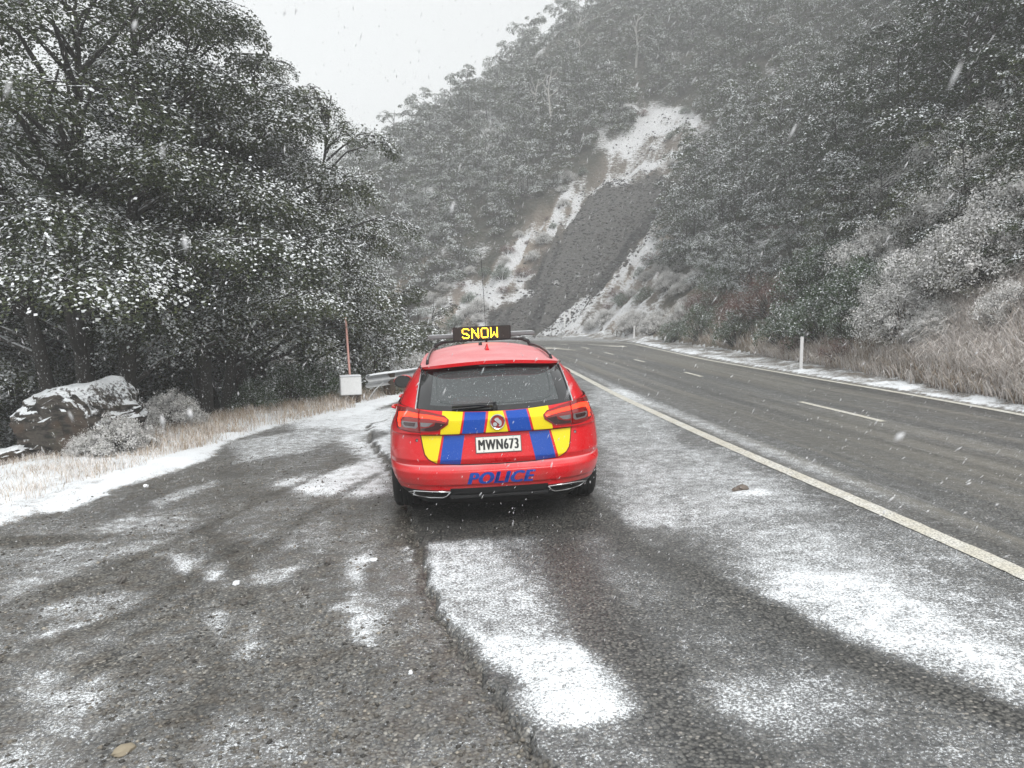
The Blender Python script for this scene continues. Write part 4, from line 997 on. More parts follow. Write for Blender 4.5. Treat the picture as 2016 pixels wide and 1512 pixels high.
M_leafg = leaf_mat('glossy leaves', (.012, .036, .006), (.045, .092, .020), rough=.35, frost_sheen=.4)
M_twig = leaf_mat('red twigs', (.09, .035, .025), (.16, .07, .05))
def place(name, meshes, loc, rz, s, label, cat, group=None, sz=None, tilt=None):
    r = empty(name, loc, rz); r.scale = (s, s, sz or s)
    if tilt: r.rotation_euler = (tilt[0], tilt[1], rz)
    tag(r, label, cat, group)
    for me, nm in zip(meshes, ('crown', 'trunk')): obj(nm, me, r)
    return r
mt = (M_leaf, M_bark)
HERO = [make_tree('beech', 11, 9.6, 3.9, 204, 1650, .046, 4, .36, (.65, 1.35), 1.0, .32, mt, bole=.19),
        make_tree('beech', 23, 8.6, 3.3, 168, 1500, .046, 3, .30, (.6, 1.25), .92, .31, mt, bole=.19),
        make_tree('beech', 37, 7.6, 3.0, 126, 1500, .046, 3, .50, (.55, 1.2), .85, .34, mt, bole=.17)]
GL = 'beech trees standing beyond the left verge'
def at(px, D): return ((px-1008)/FPX*D*1.0, D)
spots = [(155, 13.2, 0, 1.02, 20, 'large many-stemmed beech with dark forked trunks just behind the tall snowy boulder', (0, 0)),
         (-330, 13.5, 1, 1.0, 140, 'beech at the very left of the photo whose trunk stands outside the frame', (0, 0)),
         (395, 15.6, 1, 1.0, 250, 'leaning beech with a slim dark trunk to the right of the tall boulder', (0, 0)),
         (470, 17.0, 0, .88, 95, 'thick-trunked beech rising straight from the brown grass left of the guardrail end', (0, 0)),
         (545, 18.6, 2, .95, 330, 'rightmost beech of the group, its bare snow-lined limbs reaching over the guardrail', (0, .10)),
         (40, 18.0, 0, 1.12, 200, 'beech in the second row behind the many-stemmed one at far left', (0, 0)),
         (250, 19.5, 1, 1.15, 10, 'tall beech in the second row filling the gap above the boulder', (0, 0)),
         (340, 22.0, 0, 1.0, 300, 'tall beech in the second row whose crown top meets the sky left of centre', (0, 0))]
for px, D, k, s, a, lab, tl_ in spots:
    x, y = at(px, D); z = hz(x, y); place('beech_tree', HERO[k], (x, y, z-.1), R(a), s, lab, 'tree', GL, tilt=tl_, sz=s*(1.26 if k == 2 else 1))
SMALL = make_tree('young beech', 51, 3.6, 1.7, 60, 420, .05, 3, .3, (.3, .6), .30, .08, mt)
for px, D, s, a, lab in ((735, 19.2, 1.05, 0, 'small dark beech behind the guardrail end box and the tall pink pole'), (660, 21.5, 1.25, 70, 'young beech left of the pink pole and behind it'), (800, 24, 1.05, 130, 'snow-flecked young beech between the pink pole and the car roof'),
                          (850, 29, 1.0, 20, 'hazy young beech just left of the car roof bars')):
    x, y = at(px, D); place('young_beech', SMALL, (x, y, hz(x, y)-.3), R(a), s, lab, 'tree', 'young beeches along the drop on the left')
# bush kinds
def make_bush(name, seed, Rr, H, npad, nleaf, leaf, snowp, mat, bark=M_bark, pad=(.22, .42), flat=.5, up=.6, ww=.5):
    g = np.random.default_rng(seed); mb = MB(); Ps = []; Ns = []; Us = []; Ss = []; Ts = []
    for j in range(npad):
        a = g.random()*2*math.pi; e = math.asin(g.random()**.8); rr = (.65+.35*g.random())
        c = np.array([Rr*rr*math.cos(a)*math.cos(e), Rr*rr*math.sin(a)*math.cos(e), H*rr*math.sin(e)+.1])
        mb.tube([(0, 0, -.2), tuple(c*.5+g.normal(size=3)*.06), tuple(c)], [.03, .016, .006], 4, cap=False)
        R_ = pad[0]+(pad[1]-pad[0])*g.random(); m = nleaf
        d = unit(g.normal(size=(m, 3))); d[:, 2] = np.abs(d[:, 2])*.9-.15; q = R_*g.random(m)**.5
        # rosettes: leaves gather round shoot tips
        tips = unit(g.normal(size=(9, 3))*np.array([1, 1, .7])+np.array([0, 0, .45])); ti = g.integers(0, 9, m)
        pos = c+tips[ti]*R_*.75+g.normal(size=(m, 3))*R_*.20
        N = unit(tips[ti]*.5+g.normal(size=(m, 3))*.6+np.array([0, 0, up])); U = unit(g.normal(size=(m, 3)))
        cl = g.random(9)[ti]; sn = (g.random(m) < snowp*(.5+cl)*np.where(pos[:, 2] > c[2]-R_*.35, 1, .4)).astype(float)*(.6+.4*g.random(m))
        Ps.append(pos); Ns.append(N); Us.append(U); Ss.append(sn); Ts.append(np.clip(g.random()*.5+g.random(m)*.5, 0, 1))
    Pa, Na, Ua, Sa, Ta = map(np.concatenate, (Ps, Ns, Us, Ss, Ts)); L = leaf*(.6+.8*g.random(len(Pa))); W = L*ww
    return quads_mesh(name+' crown', Pa, Na, Ua, L, W, Sa, Ta, mat), mesh(name+' stems', mb.V, mb.F, bark, smooth=True)
B_snow = [make_bush('snowy shrub', 60+i, 1.15, 1.25, 80, 300, .050, .95, M_leafp) for i in range(2)]
B_green = [make_bush('green shrub', 70+i, 1.05, 1.25, 60, 190, .050, .34, M_leafg) for i in range(2)]
B_red = make_bush('twiggy shrub', 80, 1.1, .9, 60, 170, .06, .22, M_twig, ww=.18)
# right slope trees
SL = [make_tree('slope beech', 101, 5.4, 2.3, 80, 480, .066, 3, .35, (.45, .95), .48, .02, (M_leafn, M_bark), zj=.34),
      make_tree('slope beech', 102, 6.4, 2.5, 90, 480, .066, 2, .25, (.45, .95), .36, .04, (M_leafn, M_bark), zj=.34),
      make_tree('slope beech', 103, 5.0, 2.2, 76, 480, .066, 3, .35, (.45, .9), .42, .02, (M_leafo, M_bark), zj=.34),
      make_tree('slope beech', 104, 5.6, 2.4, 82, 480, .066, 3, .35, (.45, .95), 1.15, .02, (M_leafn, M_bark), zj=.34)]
FAR = [make_tree('far beech', 111, 5.6, 2.4, 52, 300, .115, 2, .3, (.6, 1.1), .9, .02, (M_leaf2, M_bark), zj=.34),
       make_tree('far beech', 112, 6.4, 2.3, 54, 300, .115, 2, .3, (.6, 1.1), 1.1, .02, (M_leaf2, M_bark), zj=.34),
       make_tree('far beech', 113, 4.8, 2.2, 48, 300, .115, 2, .3, (.6, 1.1), .9, .02, (M_leafo, M_bark), zj=.34)]
g = np.random.default_rng(5)
def blocked(x, y, z, h=2.0, m=14):
    p = np.array([[x, y, z+h*.3]]); a, b = proj(p); a, b = np.array([a[0]]), np.array([b[0]])
    return sdf(a, b, BARE)[0] > -m or sdf(a, b, GULLY)[0] > -4 or (1010 < a[0] < 1330 and 560 < b[0] < 680)
pts = []
def scatter(n, xr, yr_, dmin, dbr, fn, tries=40):
    out = []
    X = xr[0]+(xr[1]-xr[0])*g.random(n*tries); Y = yr_[0]+(yr_[1]-yr_[0])*g.random(n*tries)
    Z, fl, sd, dB, dL = height(X, Y); ok = sd & (dB > dbr[0]) & (dB < dbr[1]); X, Y, Z, dB = X[ok], Y[ok], Z[ok], dB[ok]
    for x, y, z, d in zip(X, Y, Z, dB):
        if len(out) >= n: break
        if any((x-a)**2+(y-b)**2 < dmin(y)**2 for a, b, *_ in pts): continue
        if fn and fn(x, y, z): continue
        out.append((x, y, z, d)); pts.append((x, y, z))
    return out
def seen(x, y, z, h=5):
    px, py = proj(np.array([[x, y, z+h*.5]])); return -150 < px[0] < 2200 and py[0] > -420
GR = 'beeches crowding the steep slope on the right'
names = ['above the white marker post', 'beside the bare slip', 'over the snowy shrubs', 'near the top right of the photo', 'at the right edge of the photo']
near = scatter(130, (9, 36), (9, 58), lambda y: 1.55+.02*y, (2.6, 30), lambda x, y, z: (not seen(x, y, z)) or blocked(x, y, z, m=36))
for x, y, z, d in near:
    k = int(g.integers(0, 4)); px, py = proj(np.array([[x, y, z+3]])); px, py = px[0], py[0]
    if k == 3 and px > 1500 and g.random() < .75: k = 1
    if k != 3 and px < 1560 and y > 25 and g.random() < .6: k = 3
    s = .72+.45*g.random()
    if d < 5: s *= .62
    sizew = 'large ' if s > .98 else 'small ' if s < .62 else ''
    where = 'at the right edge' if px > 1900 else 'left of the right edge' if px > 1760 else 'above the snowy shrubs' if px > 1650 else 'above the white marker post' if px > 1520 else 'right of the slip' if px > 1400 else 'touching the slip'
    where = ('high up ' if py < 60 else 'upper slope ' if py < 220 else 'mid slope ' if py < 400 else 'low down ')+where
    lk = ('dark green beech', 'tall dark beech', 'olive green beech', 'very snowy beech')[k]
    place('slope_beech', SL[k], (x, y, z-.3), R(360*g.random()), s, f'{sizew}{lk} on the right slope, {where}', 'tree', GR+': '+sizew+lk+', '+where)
mid = scatter(150, (-60, 60), (50, 92), lambda y: 2.0, (1.5, 60), lambda x, y, z: (not seen(x, y, z)) or blocked(x, y, z, m=30))
for x, y, z, d in mid:
    k = int(g.integers(0, 3)); px, _ = proj(np.array([[x, y, z+3]])); s = (.6+.5*g.random())*(.7 if d < 5 else 1)
    where = 'left of the slip' if px[0] < 1250 else 'above the slip'
    place('misty_beech', FAR[k], (x, y, z-.3), R(360*g.random()), s, f'snow-dusted beech in the hazy wood {where}', 'tree', 'beeches on the hazy mountainside '+where)
# the wood higher up and farther off reads as one mass
far_pts = scatter(1500, (-90, 110), (52, 190), lambda y: 1.5+.006*y, (1.5, 200), lambda x, y, z: (not seen(x, y, z)) or blocked(x, y, z, m=26), 16)
lv = []
X = -170+200*g.random(12000); Y = 44+150*g.random(12000); Z, fl, sd_, dB, dL = height(X, Y); ok = (~fl) & (~sd_) & (dL > 2.0) & (X > -1.0*Y-6)
for x, y, z in zip(X[ok], Y[ok], Z[ok]):
    if len(lv) > 420: break
    if any((x-a)**2+(y-b)**2 < (2.4+.01*y)**2 for a, b, c in lv[-400:]): continue
    lv.append((x, y, z))
def forest(name, P_, sources, label, smin, smax, cat='wood'):
    me = bpy.data.meshes.new(name); me.from_pydata([(a, b, c-.4) for a, b, c in P_], [], []); o = obj(name, me); tag(o, label, cat, kind='stuff')
    ng = bpy.data.node_groups.new(name, 'GeometryNodeTree'); ng.interface.new_socket('Geometry', in_out='INPUT', socket_type='NodeSocketGeometry'); ng.interface.new_socket('Geometry', in_out='OUTPUT', socket_type='NodeSocketGeometry')
    N = ng.nodes; L = ng.links; gi = N.new('NodeGroupInput'); go = N.new('NodeGroupOutput'); jn = N.new('GeometryNodeJoinGeometry')
    for crown_, trunk_ in sources:
        jj = N.new('GeometryNodeJoinGeometry')
        for m_ in (crown_, trunk_):
            key = m_.name+' source'; so = SRC.get(key)
            oi = N.new('GeometryNodeObjectInfo'); oi.inputs['Object'].default_value = next(q for q in bpy.data.objects if q.data == m_); oi.transform_space = 'ORIGINAL'
            L.new(oi.outputs['Geometry'], jj.inputs[0])
        g2 = N.new('GeometryNodeGeometryToInstance'); L.new(jj.outputs[0], g2.inputs[0]); L.new(g2.outputs[0], jn.inputs[0])
    ip = N.new('GeometryNodeInstanceOnPoints'); L.new(gi.outputs[0], ip.inputs['Points']); L.new(jn.outputs[0], ip.inputs['Instance']); ip.inputs['Pick Instance'].default_value = True
    ri = N.new('FunctionNodeRandomValue'); ri.data_type = 'INT'; ri.inputs[4].default_value = 0; ri.inputs[5].default_value = len(sources)-1; L.new(ri.outputs[2], ip.inputs['Instance Index'])
    rv = N.new('FunctionNodeRandomValue'); rv.data_type = 'FLOAT_VECTOR'; rv.inputs[0].default_value = (-.05, -.05, 0); rv.inputs[1].default_value = (.05, .05, 6.283); L.new(rv.outputs[0], ip.inputs['Rotation'])
    rs = N.new('FunctionNodeRandomValue'); rs.data_type = 'FLOAT'; rs.inputs[2].default_value = smin; rs.inputs[3].default_value = smax; rs.inputs['Seed'].default_value = 4; L.new(rs.outputs[1], ip.inputs['Scale'])
    L.new(ip.outputs[0], go.inputs[0]); md = o.modifiers.new('instances', 'NODES'); md.node_group = ng; return o
SRC = {}
forest('hazy_wood', [(a, b, c) for a, b, c, d in far_pts], FAR, 'beech wood covering the upper mountainside and fading into the snowfall', .65, 1.15)
forest('valley_wood', lv, [FAR[1]], 'pale wood on the far side of the gully seen between the trunks on the left', .6, 1.1)
# bare pale snags
M_snag = simple('dead wood', (.42, .41, .39), .9, var=.3)
for px, py, D, h, lab in ((1078, 215, 100, 8, 'dead white forked snag high in the wood left of the slip'), (1137, 78, 108, 7, 'thin dead white snag near the top of the mountainside'), (1052, 190, 100, 6, 'dead pale snag beside the forked one'), (1250, 70, 100, 6, 'straight dead white stem near the top centre')):
    d = ray(px, py); p = EYE+d*D/d[1]; x, y = p[0], p[1]; z = hz(x, y)
    # step along the line of sight until the slope is met
    for D2 in np.arange(58, 190, 1.0):
        q = EYE+d*D2/d[1]
        if hz(q[0], q[1])+4.5 > q[2]: p = q; break
    x, y = p[0], p[1]; z = hz(x, y); mb = MB(); mb.tube([(0, 0, -1), (.3, 0, h*.4), (.1, .1, h*.75), (.5, .1, h)], [.16, .12, .08, .03], 6)
    for k in range(7): a = k*2.1; b0 = h*(.45+.07*k); mb.tube([(.2, 0, b0), (.2+math.cos(a)*.7, math.sin(a)*.7, b0+.5), (.2+math.cos(a)*1.2, math.sin(a)*1.2, b0+1.3)], [.06, .04, .015], 5)
    o = mb.build('dead_snag', M_snag); o.location = (x, y, z); tag(o, lab, 'dead tree', 'dead snags on the mountainside')
# shrubs near the road on the right
GS = 'shrubs at the foot of the right slope'
def rp(px, D): return (px-1008)/FPX*D
shr = [(1380, 640, 27, 0, 1.1, 'low green shrub at the left end of the roadside shrubs'), (1450, 655, 25, 0, .95, 'green shrub left of the reddish bush'), (1395, 600, 29, 2, 1.3, 'brownish shrub just right of the bare slip'),
       (1530, 590, 24, 2, 1.5, 'large reddish brown twiggy bush between the green shrubs'), (1480, 610, 26, 2, 1.3, 'reddish bush left of the larger one'), (1545, 655, 21.5, 0, 1.0, 'green shrub above the white marker post'),
       (1620, 640, 19.5, 0, 1.15, 'green shrub right of the white marker post'), (1690, 600, 18, 0, 1.25, 'broad green shrub below the snowy shrubs'), (1600, 560, 22, 0, 1.3, 'green shrub higher up the bank over the marker post'),
       (1330, 655, 33, 0, .8, 'small dark shrub near the thin far marker'), (1290, 640, 38, 1, .9, 'pale shrub at the foot of the brown slip'), (1250, 630, 44, 1, 1.0, 'frosted shrub at the base of the slip'), (1345, 620, 34, 1, .9, 'frosted shrub on the slip edge'),
       (1780, 640, 15.2, 1, .95, 'frosted shrub left of the white dry grass'), (1860, 560, 15, 1, 1.15, 'thick frosted shrub in the middle of the snowy group'), (1960, 540, 13.8, 1, 1.2, 'frosted shrub at the right edge above the dry grass'),
       (1730, 520, 17.5, 1, 1.15, 'snowy shrub at the left of the frosted group'), (1830, 450, 17, 1, 1.3, 'snowy shrub high in the frosted group'), (1940, 420, 15.8, 1, 1.4, 'large snowy shrub near the right edge'), (2040, 470, 13.5, 1, 1.3, 'snowy shrub cut by the right edge of the photo'),
       (1790, 390, 19.5, 1, 1.2, 'topmost left shrub of the frosted group'), (1900, 330, 18.5, 1, 1.35, 'snowy shrub under the dark trees at right'), (1990, 290, 17.5, 1, 1.5, 'topmost snowy shrub at the right edge'), (1680, 650, 17.0, 0, .8, 'small green shrub with frosted tips low on the bank'),
       (1740, 590, 16.6, 0, .95, 'green shrub with white-tipped leaves beside the frosted ones'), (1650, 540, 21, 0, 1.2, 'green shrub left of the frosted group, higher up'), (1420, 560, 29, 0, 1.2, 'green shrub over the reddish ones'), (2000, 620, 12.4, 1, .6, 'small frosted shrub inside the white dry grass'),
       (1860, 650, 13.6, 1, .55, 'little frosted shrub at the edge of the dry grass'), (1575, 675, 19.8, 2, .6, 'low brown tangle behind the white marker post'), (1660, 690, 17.0, 2, .6, 'low brown tangle on the bank right of the marker post')]
for i, (px, py, D0, k, s, lab) in enumerate(shr):
    d = ray(px, py+20*s); best = None
    for D in np.arange(9, 60, .1):
        q = EYE+d*D/d[1]
        if hz(q[0], q[1]) > q[2]: best = q; break
    if best is None: continue
    ms = B_red if k == 2 else (B_green, B_snow)[k][i % 2]; place('roadside_shrub', ms, (best[0], best[1], hz(best[0], best[1])-.15), R(360*g.random()), s*.95, lab, 'shrub', GS)
# filler shrubs further along the bank
fil = scatter(60, (8, 22), (9, 56), lambda y: 1.2, (.8, 9), lambda x, y, z: (not seen(x, y, z)) or blocked(x, y, z, m=8) or (y < 15 and x < 10.6))
for x, y, z, d in fil:
    px, py = proj(np.array([[x, y, z+.5]])); px = px[0]; k = 1 if px > 1720 else (0 if g.random() < .7 else 2)
    if px < 1370: k = 1
    ms = B_red if k == 2 else (B_green, B_snow)[k][int(g.integers(0, 2))]
    lab = ('small green shrub', 'small frosted shrub', 'small brown twiggy shrub')[k]+(' on the bank near the right edge of the photo' if px > 1720 else ' low on the bank along the road' if px > 1370 else ' at the foot of the bare slip')
    place('low_shrub', ms, (x, y, z-.2), R(360*g.random()), .45+.4*g.random(), lab, 'shrub', lab.replace('small ', '')+'s, many alike')
# scrub dotted over the bare ground beside the slip
scr_ = []
for _ in range(4000):
    px, py = 840+560*g.random(), 215+455*g.random()
    if len(scr_) > 46: break
    if sdf(np.array([px]), np.array([py]), BARE)[0] < -6 or sdf(np.array([px]), np.array([py]), SLIDE)[0] > -14 or (py < 345 and px > 1190 and g.random() < .8) or (py > 655): continue
    if any((px-a)**2+((py-b)*1.3)**2 < 26**2 for a, b in scr_): continue
    d = ray(px, py); hit = None
    for D in np.arange(40, 150, .5):
        q = EYE+d*D/d[1]
        if hz(q[0], q[1]) > q[2]: hit = q; break
    if hit is None: continue
    scr_.append((px, py)); k = g.integers(0, 5); ms = B_red if k == 0 else B_snow[k % 2] if k < 3 else B_green[k % 2]
    place('slope_scrub', ms, (hit[0], hit[1], float(surf(hit[0], hit[1]))-.2), R(360*g.random()), .35+.55*g.random(), ('twiggy brown scrub bush' if k == 0 else 'frosted scrub bush' if k < 3 else 'green scrub bush')+(' on bare ground left of the slip' if px < 1150 else ' on bare ground right of the slip' if py > 345 else ' on the snowy ground above the slip'), 'shrub', 'scrub beside the slip')
# left understory
for px, D, k, s, lab in ((230, 10.9, 1, .42, 'frosted heath shrub growing in front of the tall boulder'), (170, 10.75, 1, .3, 'small frosted heath shrub low against the boulder'), (330, 13.4, 1, .5, 'frosted shrub right of the boulder under the trees'), (500, 15.6, 0, .5, 'dark shrub at the foot of the thick beech trunk'),
                         (560, 16.6, 0, .8, 'dark leafy shrub behind the brown grass left of the guardrail'), (620, 17.4, 0, .9, 'dark shrub left of the guardrail end box'), (680, 18.3, 0, .8, 'dark shrub straight behind the guardrail end box'), (745, 19.8, 1, .6, 'frosted shrub behind the guardrail'), (820, 22.5, 1, .9, 'frosted shrub between the rail post and the car'), (780, 26, 1, 1.3, 'pale frosted shrub behind the white post')):
    x, y = at(px, D); ms = (B_green, B_snow)[k][int(px) % 2]; place('understory_shrub', ms, (x, y, float(surf(x, y))-.1), R(px), s, lab, 'shrub', 'shrubs under the trees on the left')
# ------------------------------------------------------------------ grass (stuff)
M_grass = leaf_mat('dry grass', (.28, .20, .12), (.46, .38, .26), (.85, .84, .84), .8)
def grass(name, X, Y, Z, hgt, bend_, width, snowp, label, mat=M_grass, seed=1, cat='grass', arch=False):
    g = np.random.default_rng(seed); n = len(X); a = g.random(n)*2*math.pi
    if arch: a = math.pi+g.normal(size=n)*1.1
    pass; h = hgt*(.5+.8*g.random(n)); b = bend_*(.3+g.random(n))*h
    dx, dy = np.cos(a), np.sin(a); px_, py_ = -dy, dx; w = width*(.6+.8*g.random(n)); K = 4; V = []
    for i in range(K+1):
        t = i/K; r = b*t**(1.1 if arch else 1.8); zz = h*np.sin(math.pi*t*(.45+.33*((X*7) % 1)))*.9 if arch else h*(t-.35*t**3*np.clip(bend_, 0, 1.5)); ww = w*(1-t*.85)
        tw = .5*math.sin(i*1.3)
        for s in (-1, 1): V.append(np.stack([X+dx*r+s*(px_+dx*tw)*ww/2, Y+dy*r+s*(py_+dy*tw)*ww/2, Z+zz], 1))
    V = np.stack(V, 1).reshape(-1, 3); base = np.arange(n)[:, None]*(2*(K+1)); F = np.concatenate([base+np.array([[2*i, 2*i+1, 2*i+3, 2*i+2]]) for i in range(K)], 0)
    sn = (g.random(n) < snowp)*(.4+.6*g.random(n)); at_ = {'snow': np.repeat(sn, 2*(K+1)), 'tint': np.repeat(g.random(n), 2*(K+1))}
    o = add(name, V, F, mat, attrs=at_); return tag(o, label, cat, kind='stuff')
def pick(n, poly, seed, clump=.3):
    g = np.random.default_rng(seed); p = np.array(poly); lo, hi = p.min(0), p.max(0); X = lo[0]+(hi[0]-lo[0])*g.random(n*4); Y = lo[1]+(hi[1]-lo[1])*g.random(n*4)
    ok = inside(X, Y, poly) & (g.random(len(X)) < sstep(.5-clump, .5+clump, fbm(X/.5, Y/.5, 3, seed))); return X[ok][:n], Y[ok][:n]
M_gr2 = M_grass
X, Y = pick(34000, [(7.62, 7), (7.70, 11), (8.15, 13.5), (8.4, 17.5), (9.4, 17.5), (10.8, 15), (13, 13.5), (14, 9), (13, 7)], 3, .5); Z = surf(X, Y)
nt = NT('frosted grass'); tt_ = nt.attr('tint'); ss_ = nt.attr('snow'); M_frost = nt.fin(nt.mix(ss_, nt.mix(tt_, (.24, .165, .11), (.50, .42, .32)), (.90, .87, .86)), .85)
grass('frosted_dry_grass', X, Y, Z-.02, .40, 1.1, .015, 1.0, 'frosted arching dry grass covering the bank at the right edge', M_frost, 3, arch=True)
X, Y = pick(11000, [(7.75, 6), (8.2, 17), (8.3, 26), (8.0, 38), (9.3, 38), (9.9, 26), (9.8, 17), (10, 6)], 4, .4); Z = surf(X, Y)
grass('bank_grass', X, Y, Z-.02, .30, 1.1, .012, .55, 'brown dry grass along the foot of the right bank', M_frost, 4, arch=True)
X, Y = pick(9000, [(7.66, 6), (7.68, 11), (8.02, 17), (8.1, 26), (8.5, 26), (8.6, 17), (8.35, 11), (8.3, 6)], 14, .6); Z = surf(X, Y)
grass('bank_foot_grass', X, Y, Z-.02, .30, 1.0, .012, .75, 'frosted dry grass hanging over the foot of the right bank', M_frost, 14, arch=True)
X, Y = pick(15000, P((-300, 1000), (0, 1010), (200, 945), (330, 905), (400, 880), (450, 850), (400, 815), (260, 868), (130, 888), (0, 905), (-300, 930)), 5, .4); Z = surf(X, Y)
grass('snowy_verge_grass', X, Y, Z-.01, .12, .8, .005, .6, 'short straw-coloured grass poking through snow on the left verge', M_frost, 5)
X, Y = pick(6500, P((280, 905), (330, 900), (440, 872), (520, 840), (640, 818), (700, 806), (700, 790), (560, 800), (400, 812), (270, 868)), 6, .4); Z = surf(X, Y)
grass('brown_verge_grass', X, Y, Z-.01, .22, .8, .007, .3, 'taller brown dry grass at the edge of the drop below the beeches', M_frost, 6)
X, Y = pick(5000, P((640, 800), (700, 800), (800, 775), (840, 750), (830, 735), (700, 765), (640, 785)), 7, .4); Z = surf(X, Y)
grass('rail_grass', X, Y, Z-.01, .28, .8, .007, .3, 'dry grass under the guardrail', M_frost, 7)
# ================================================================== roadside things
def rock_mat(name, c1, c2, rust, lo=.45, hi=.75):
    t = NT(name); co = t.coord(); n = t.noise(4, co, 6, .65); n2 = t.noise(22, co, 4, .6); st = t.noise(3, t.scale(co, (1, 1, 4.5)), 5, .7)
    c = t.mix(n2, c1, c2); c = t.mix(t.smooth(st, .45, .6), c, tuple(a*.4 for a in c1)); r = t.noise(1.6, co, 3); c = t.mix(t.math('MULTIPLY', t.smooth(r, .54, .62), .8), c, rust)
    c = t.mix(t.math('MULTIPLY', t.smooth(n, .55, .7), .5), c, (.04, .045, .018))
    nz = t.add('ShaderNodeSeparateXYZ'); t.link(t.geo('Normal'), nz.inputs[0])
    f = t.smooth(t.math('ADD', nz.outputs[2], t.math('MULTIPLY', t.math('SUBTRACT', n2, .5), 1.1)), lo, hi); t.bump(t.math('ADD', st, n2), .9, .03)
    return t.fin(t.mix(f, c, SNOW), .85)
M_rock = rock_mat('brown boulder', (.026, .022, .018), (.11, .095, .078), (.070, .048, .034))
def boulder(name, w, d, h, seed, mat, top, label, loc, rz, sub_=5, strata=.05, cat='rock', group=None):
    bm = bmesh.new(); bmesh.ops.create_icosphere(bm, subdivisions=sub_, radius=1); co_ = np.array([v.co[:] for v in bm.verts])
    bx_ = .55 if w > .5 else .9
    p = np.sign(co_)*np.abs(co_)**bx_; p /= np.maximum(1e-6, (np.abs(p)**(5 if w > .5 else 2.4)).sum(1)**(.2 if w > .5 else 1/2.4))[:, None]
    n = fbm(p[:, 0]*1.6+p[:, 2]*1.1+seed, p[:, 1]*1.6-p[:, 2]*.7, 4, seed)-.5; n2 = fbm(p[:, 0]*5+p[:, 1]*3, p[:, 2]*9+p[:, 0]*1.5, 4, seed+5)-.5
    p = p*(1+n*(.5 if w > .5 else .35 if mat.name == 'tan stone' else 1.1)+n2*strata*4)[:, None]; X = p[:, 0]*w/2; Y = p[:, 1]*d/2; Z = p[:, 2]*h/2+h/2-.12*h
    tz = np.interp(X/(w/2), *top); Z = np.where(Z > 0, Z*tz, Z)
    for v, a, b, c in zip(bm.verts, X, Y, Z): v.co = (a, b, c)
    me = bpy.data.meshes.new(name); bm.to_mesh(me); bm.free(); me.materials.append(mat); me.polygons.foreach_set('use_smooth', np.ones(len(me.polygons), dtype=bool)); me.set_sharp_from_angle(angle=R(35))
    o = obj(name, me); o.location = loc; o.rotation_euler = (0, 0, rz); return tag(o, label, cat, group)
x, y = (150-1008)/FPX*11.45, 11.45; boulder('boulder', 1.50, 1.15, 1.14, 3, M_rock, ([-1, -.5, .2, .6, 1], [.80, .88, 1.0, 1.0, .72]), 'large brown boulder with snow on its top at the edge of the left verge', (x, y, float(surf(x, y))-.05), R(-12))
x, y = (-12-1008)/FPX*11.0, 11.0; boulder('low_rock', .85, .7, .50, 9, M_rock, ([-1, 0, 1], [.6, .8, 1.0]), 'low snow-capped rock left of the tall boulder, cut by the left edge', (x, y, float(surf(x, y))-.05), R(15), 4)
# guardrail
M_galv = simple('galvanised steel', (.60, .61, .62), .5, .2, var=.5, scale=12); M_wood = simple('weathered timber', (.075, .052, .035), .9, var=.7, scale=18, bump=.6)
M_snowc = simple('settled snow', SNOW, .8, var=.05, bump=.4, scale=40)
M_white = simple('white post paint', (.82, .82, .82), .5, var=.25, scale=14); M_box = simple('white end panel', (.80, .81, .81), .5, var=.3, scale=18)
RP = [np.array(q) for q in ((-3.42, 15.85), (-3.27, 16.12), (-2.65, 17.22), (-2.05, 18.4), (-1.45, 20.2), (-1.05, 23), (-1.0, 27), (-1.5, 31))]
gr = empty('guardrail', (-3.27, 16.1, 0)); tag(gr, 'steel guardrail on timber posts with snow along its top, starting in a white-faced end box', 'guardrail')
def loc_(x, y, z): return (x+3.27, y-16.1, z)
Q, s__ = resample(RP, .25)
prof = [(.00, .555), (-.02, .56), (-.075, .535), (-.08, .50), (-.02, .455), (.01, .425), (-.02, .395), (-.08, .35), (-.075, .315), (-.02, .29), (.00, .295)]
def sweep(Q, prof, wdt=1, close=False):
    T = np.gradient(Q, axis=0); T /= np.linalg.norm(T, axis=1)[:, None]; Nn = np.stack([T[:, 1], -T[:, 0]], 1); V = []; m = len(prof)   # Nn points to the road
    for i in range(len(Q)):
        g0 = SLOPE*Q[i][0]
        for (o_, z) in prof: V.append(loc_(Q[i][0]-Nn[i][0]*o_*wdt, Q[i][1]-Nn[i][1]*o_*wdt, g0+z))
    F = [(i*m+j, i*m+(j+1) % m, (i+1)*m+(j+1) % m, (i+1)*m+j) for i in range(len(Q)-1) for j in range(m if close else m-1)]; return V, F
V, F = sweep(Q[2:], [(-a, z) for a, z in prof]+[(a-.004 if False else -a+.006, z) for a, z in prof[::-1]], 1, True); add('rail', V, F, M_galv, gr, smooth=True, sharp=40)
V, F = sweep(Q[2:], [(-.03+.045*math.cos(k*math.pi/5)+.03, .553+.035*math.sin(k*math.pi/5)) for k in range(6)]+[(.0, .548)], 1, True)
V = [(a, b, c+.008*math.sin(i*1.7)) for i, (a, b, c) in enumerate(V)]; add('rail_snow', V, F, M_snowc, gr, smooth=True)
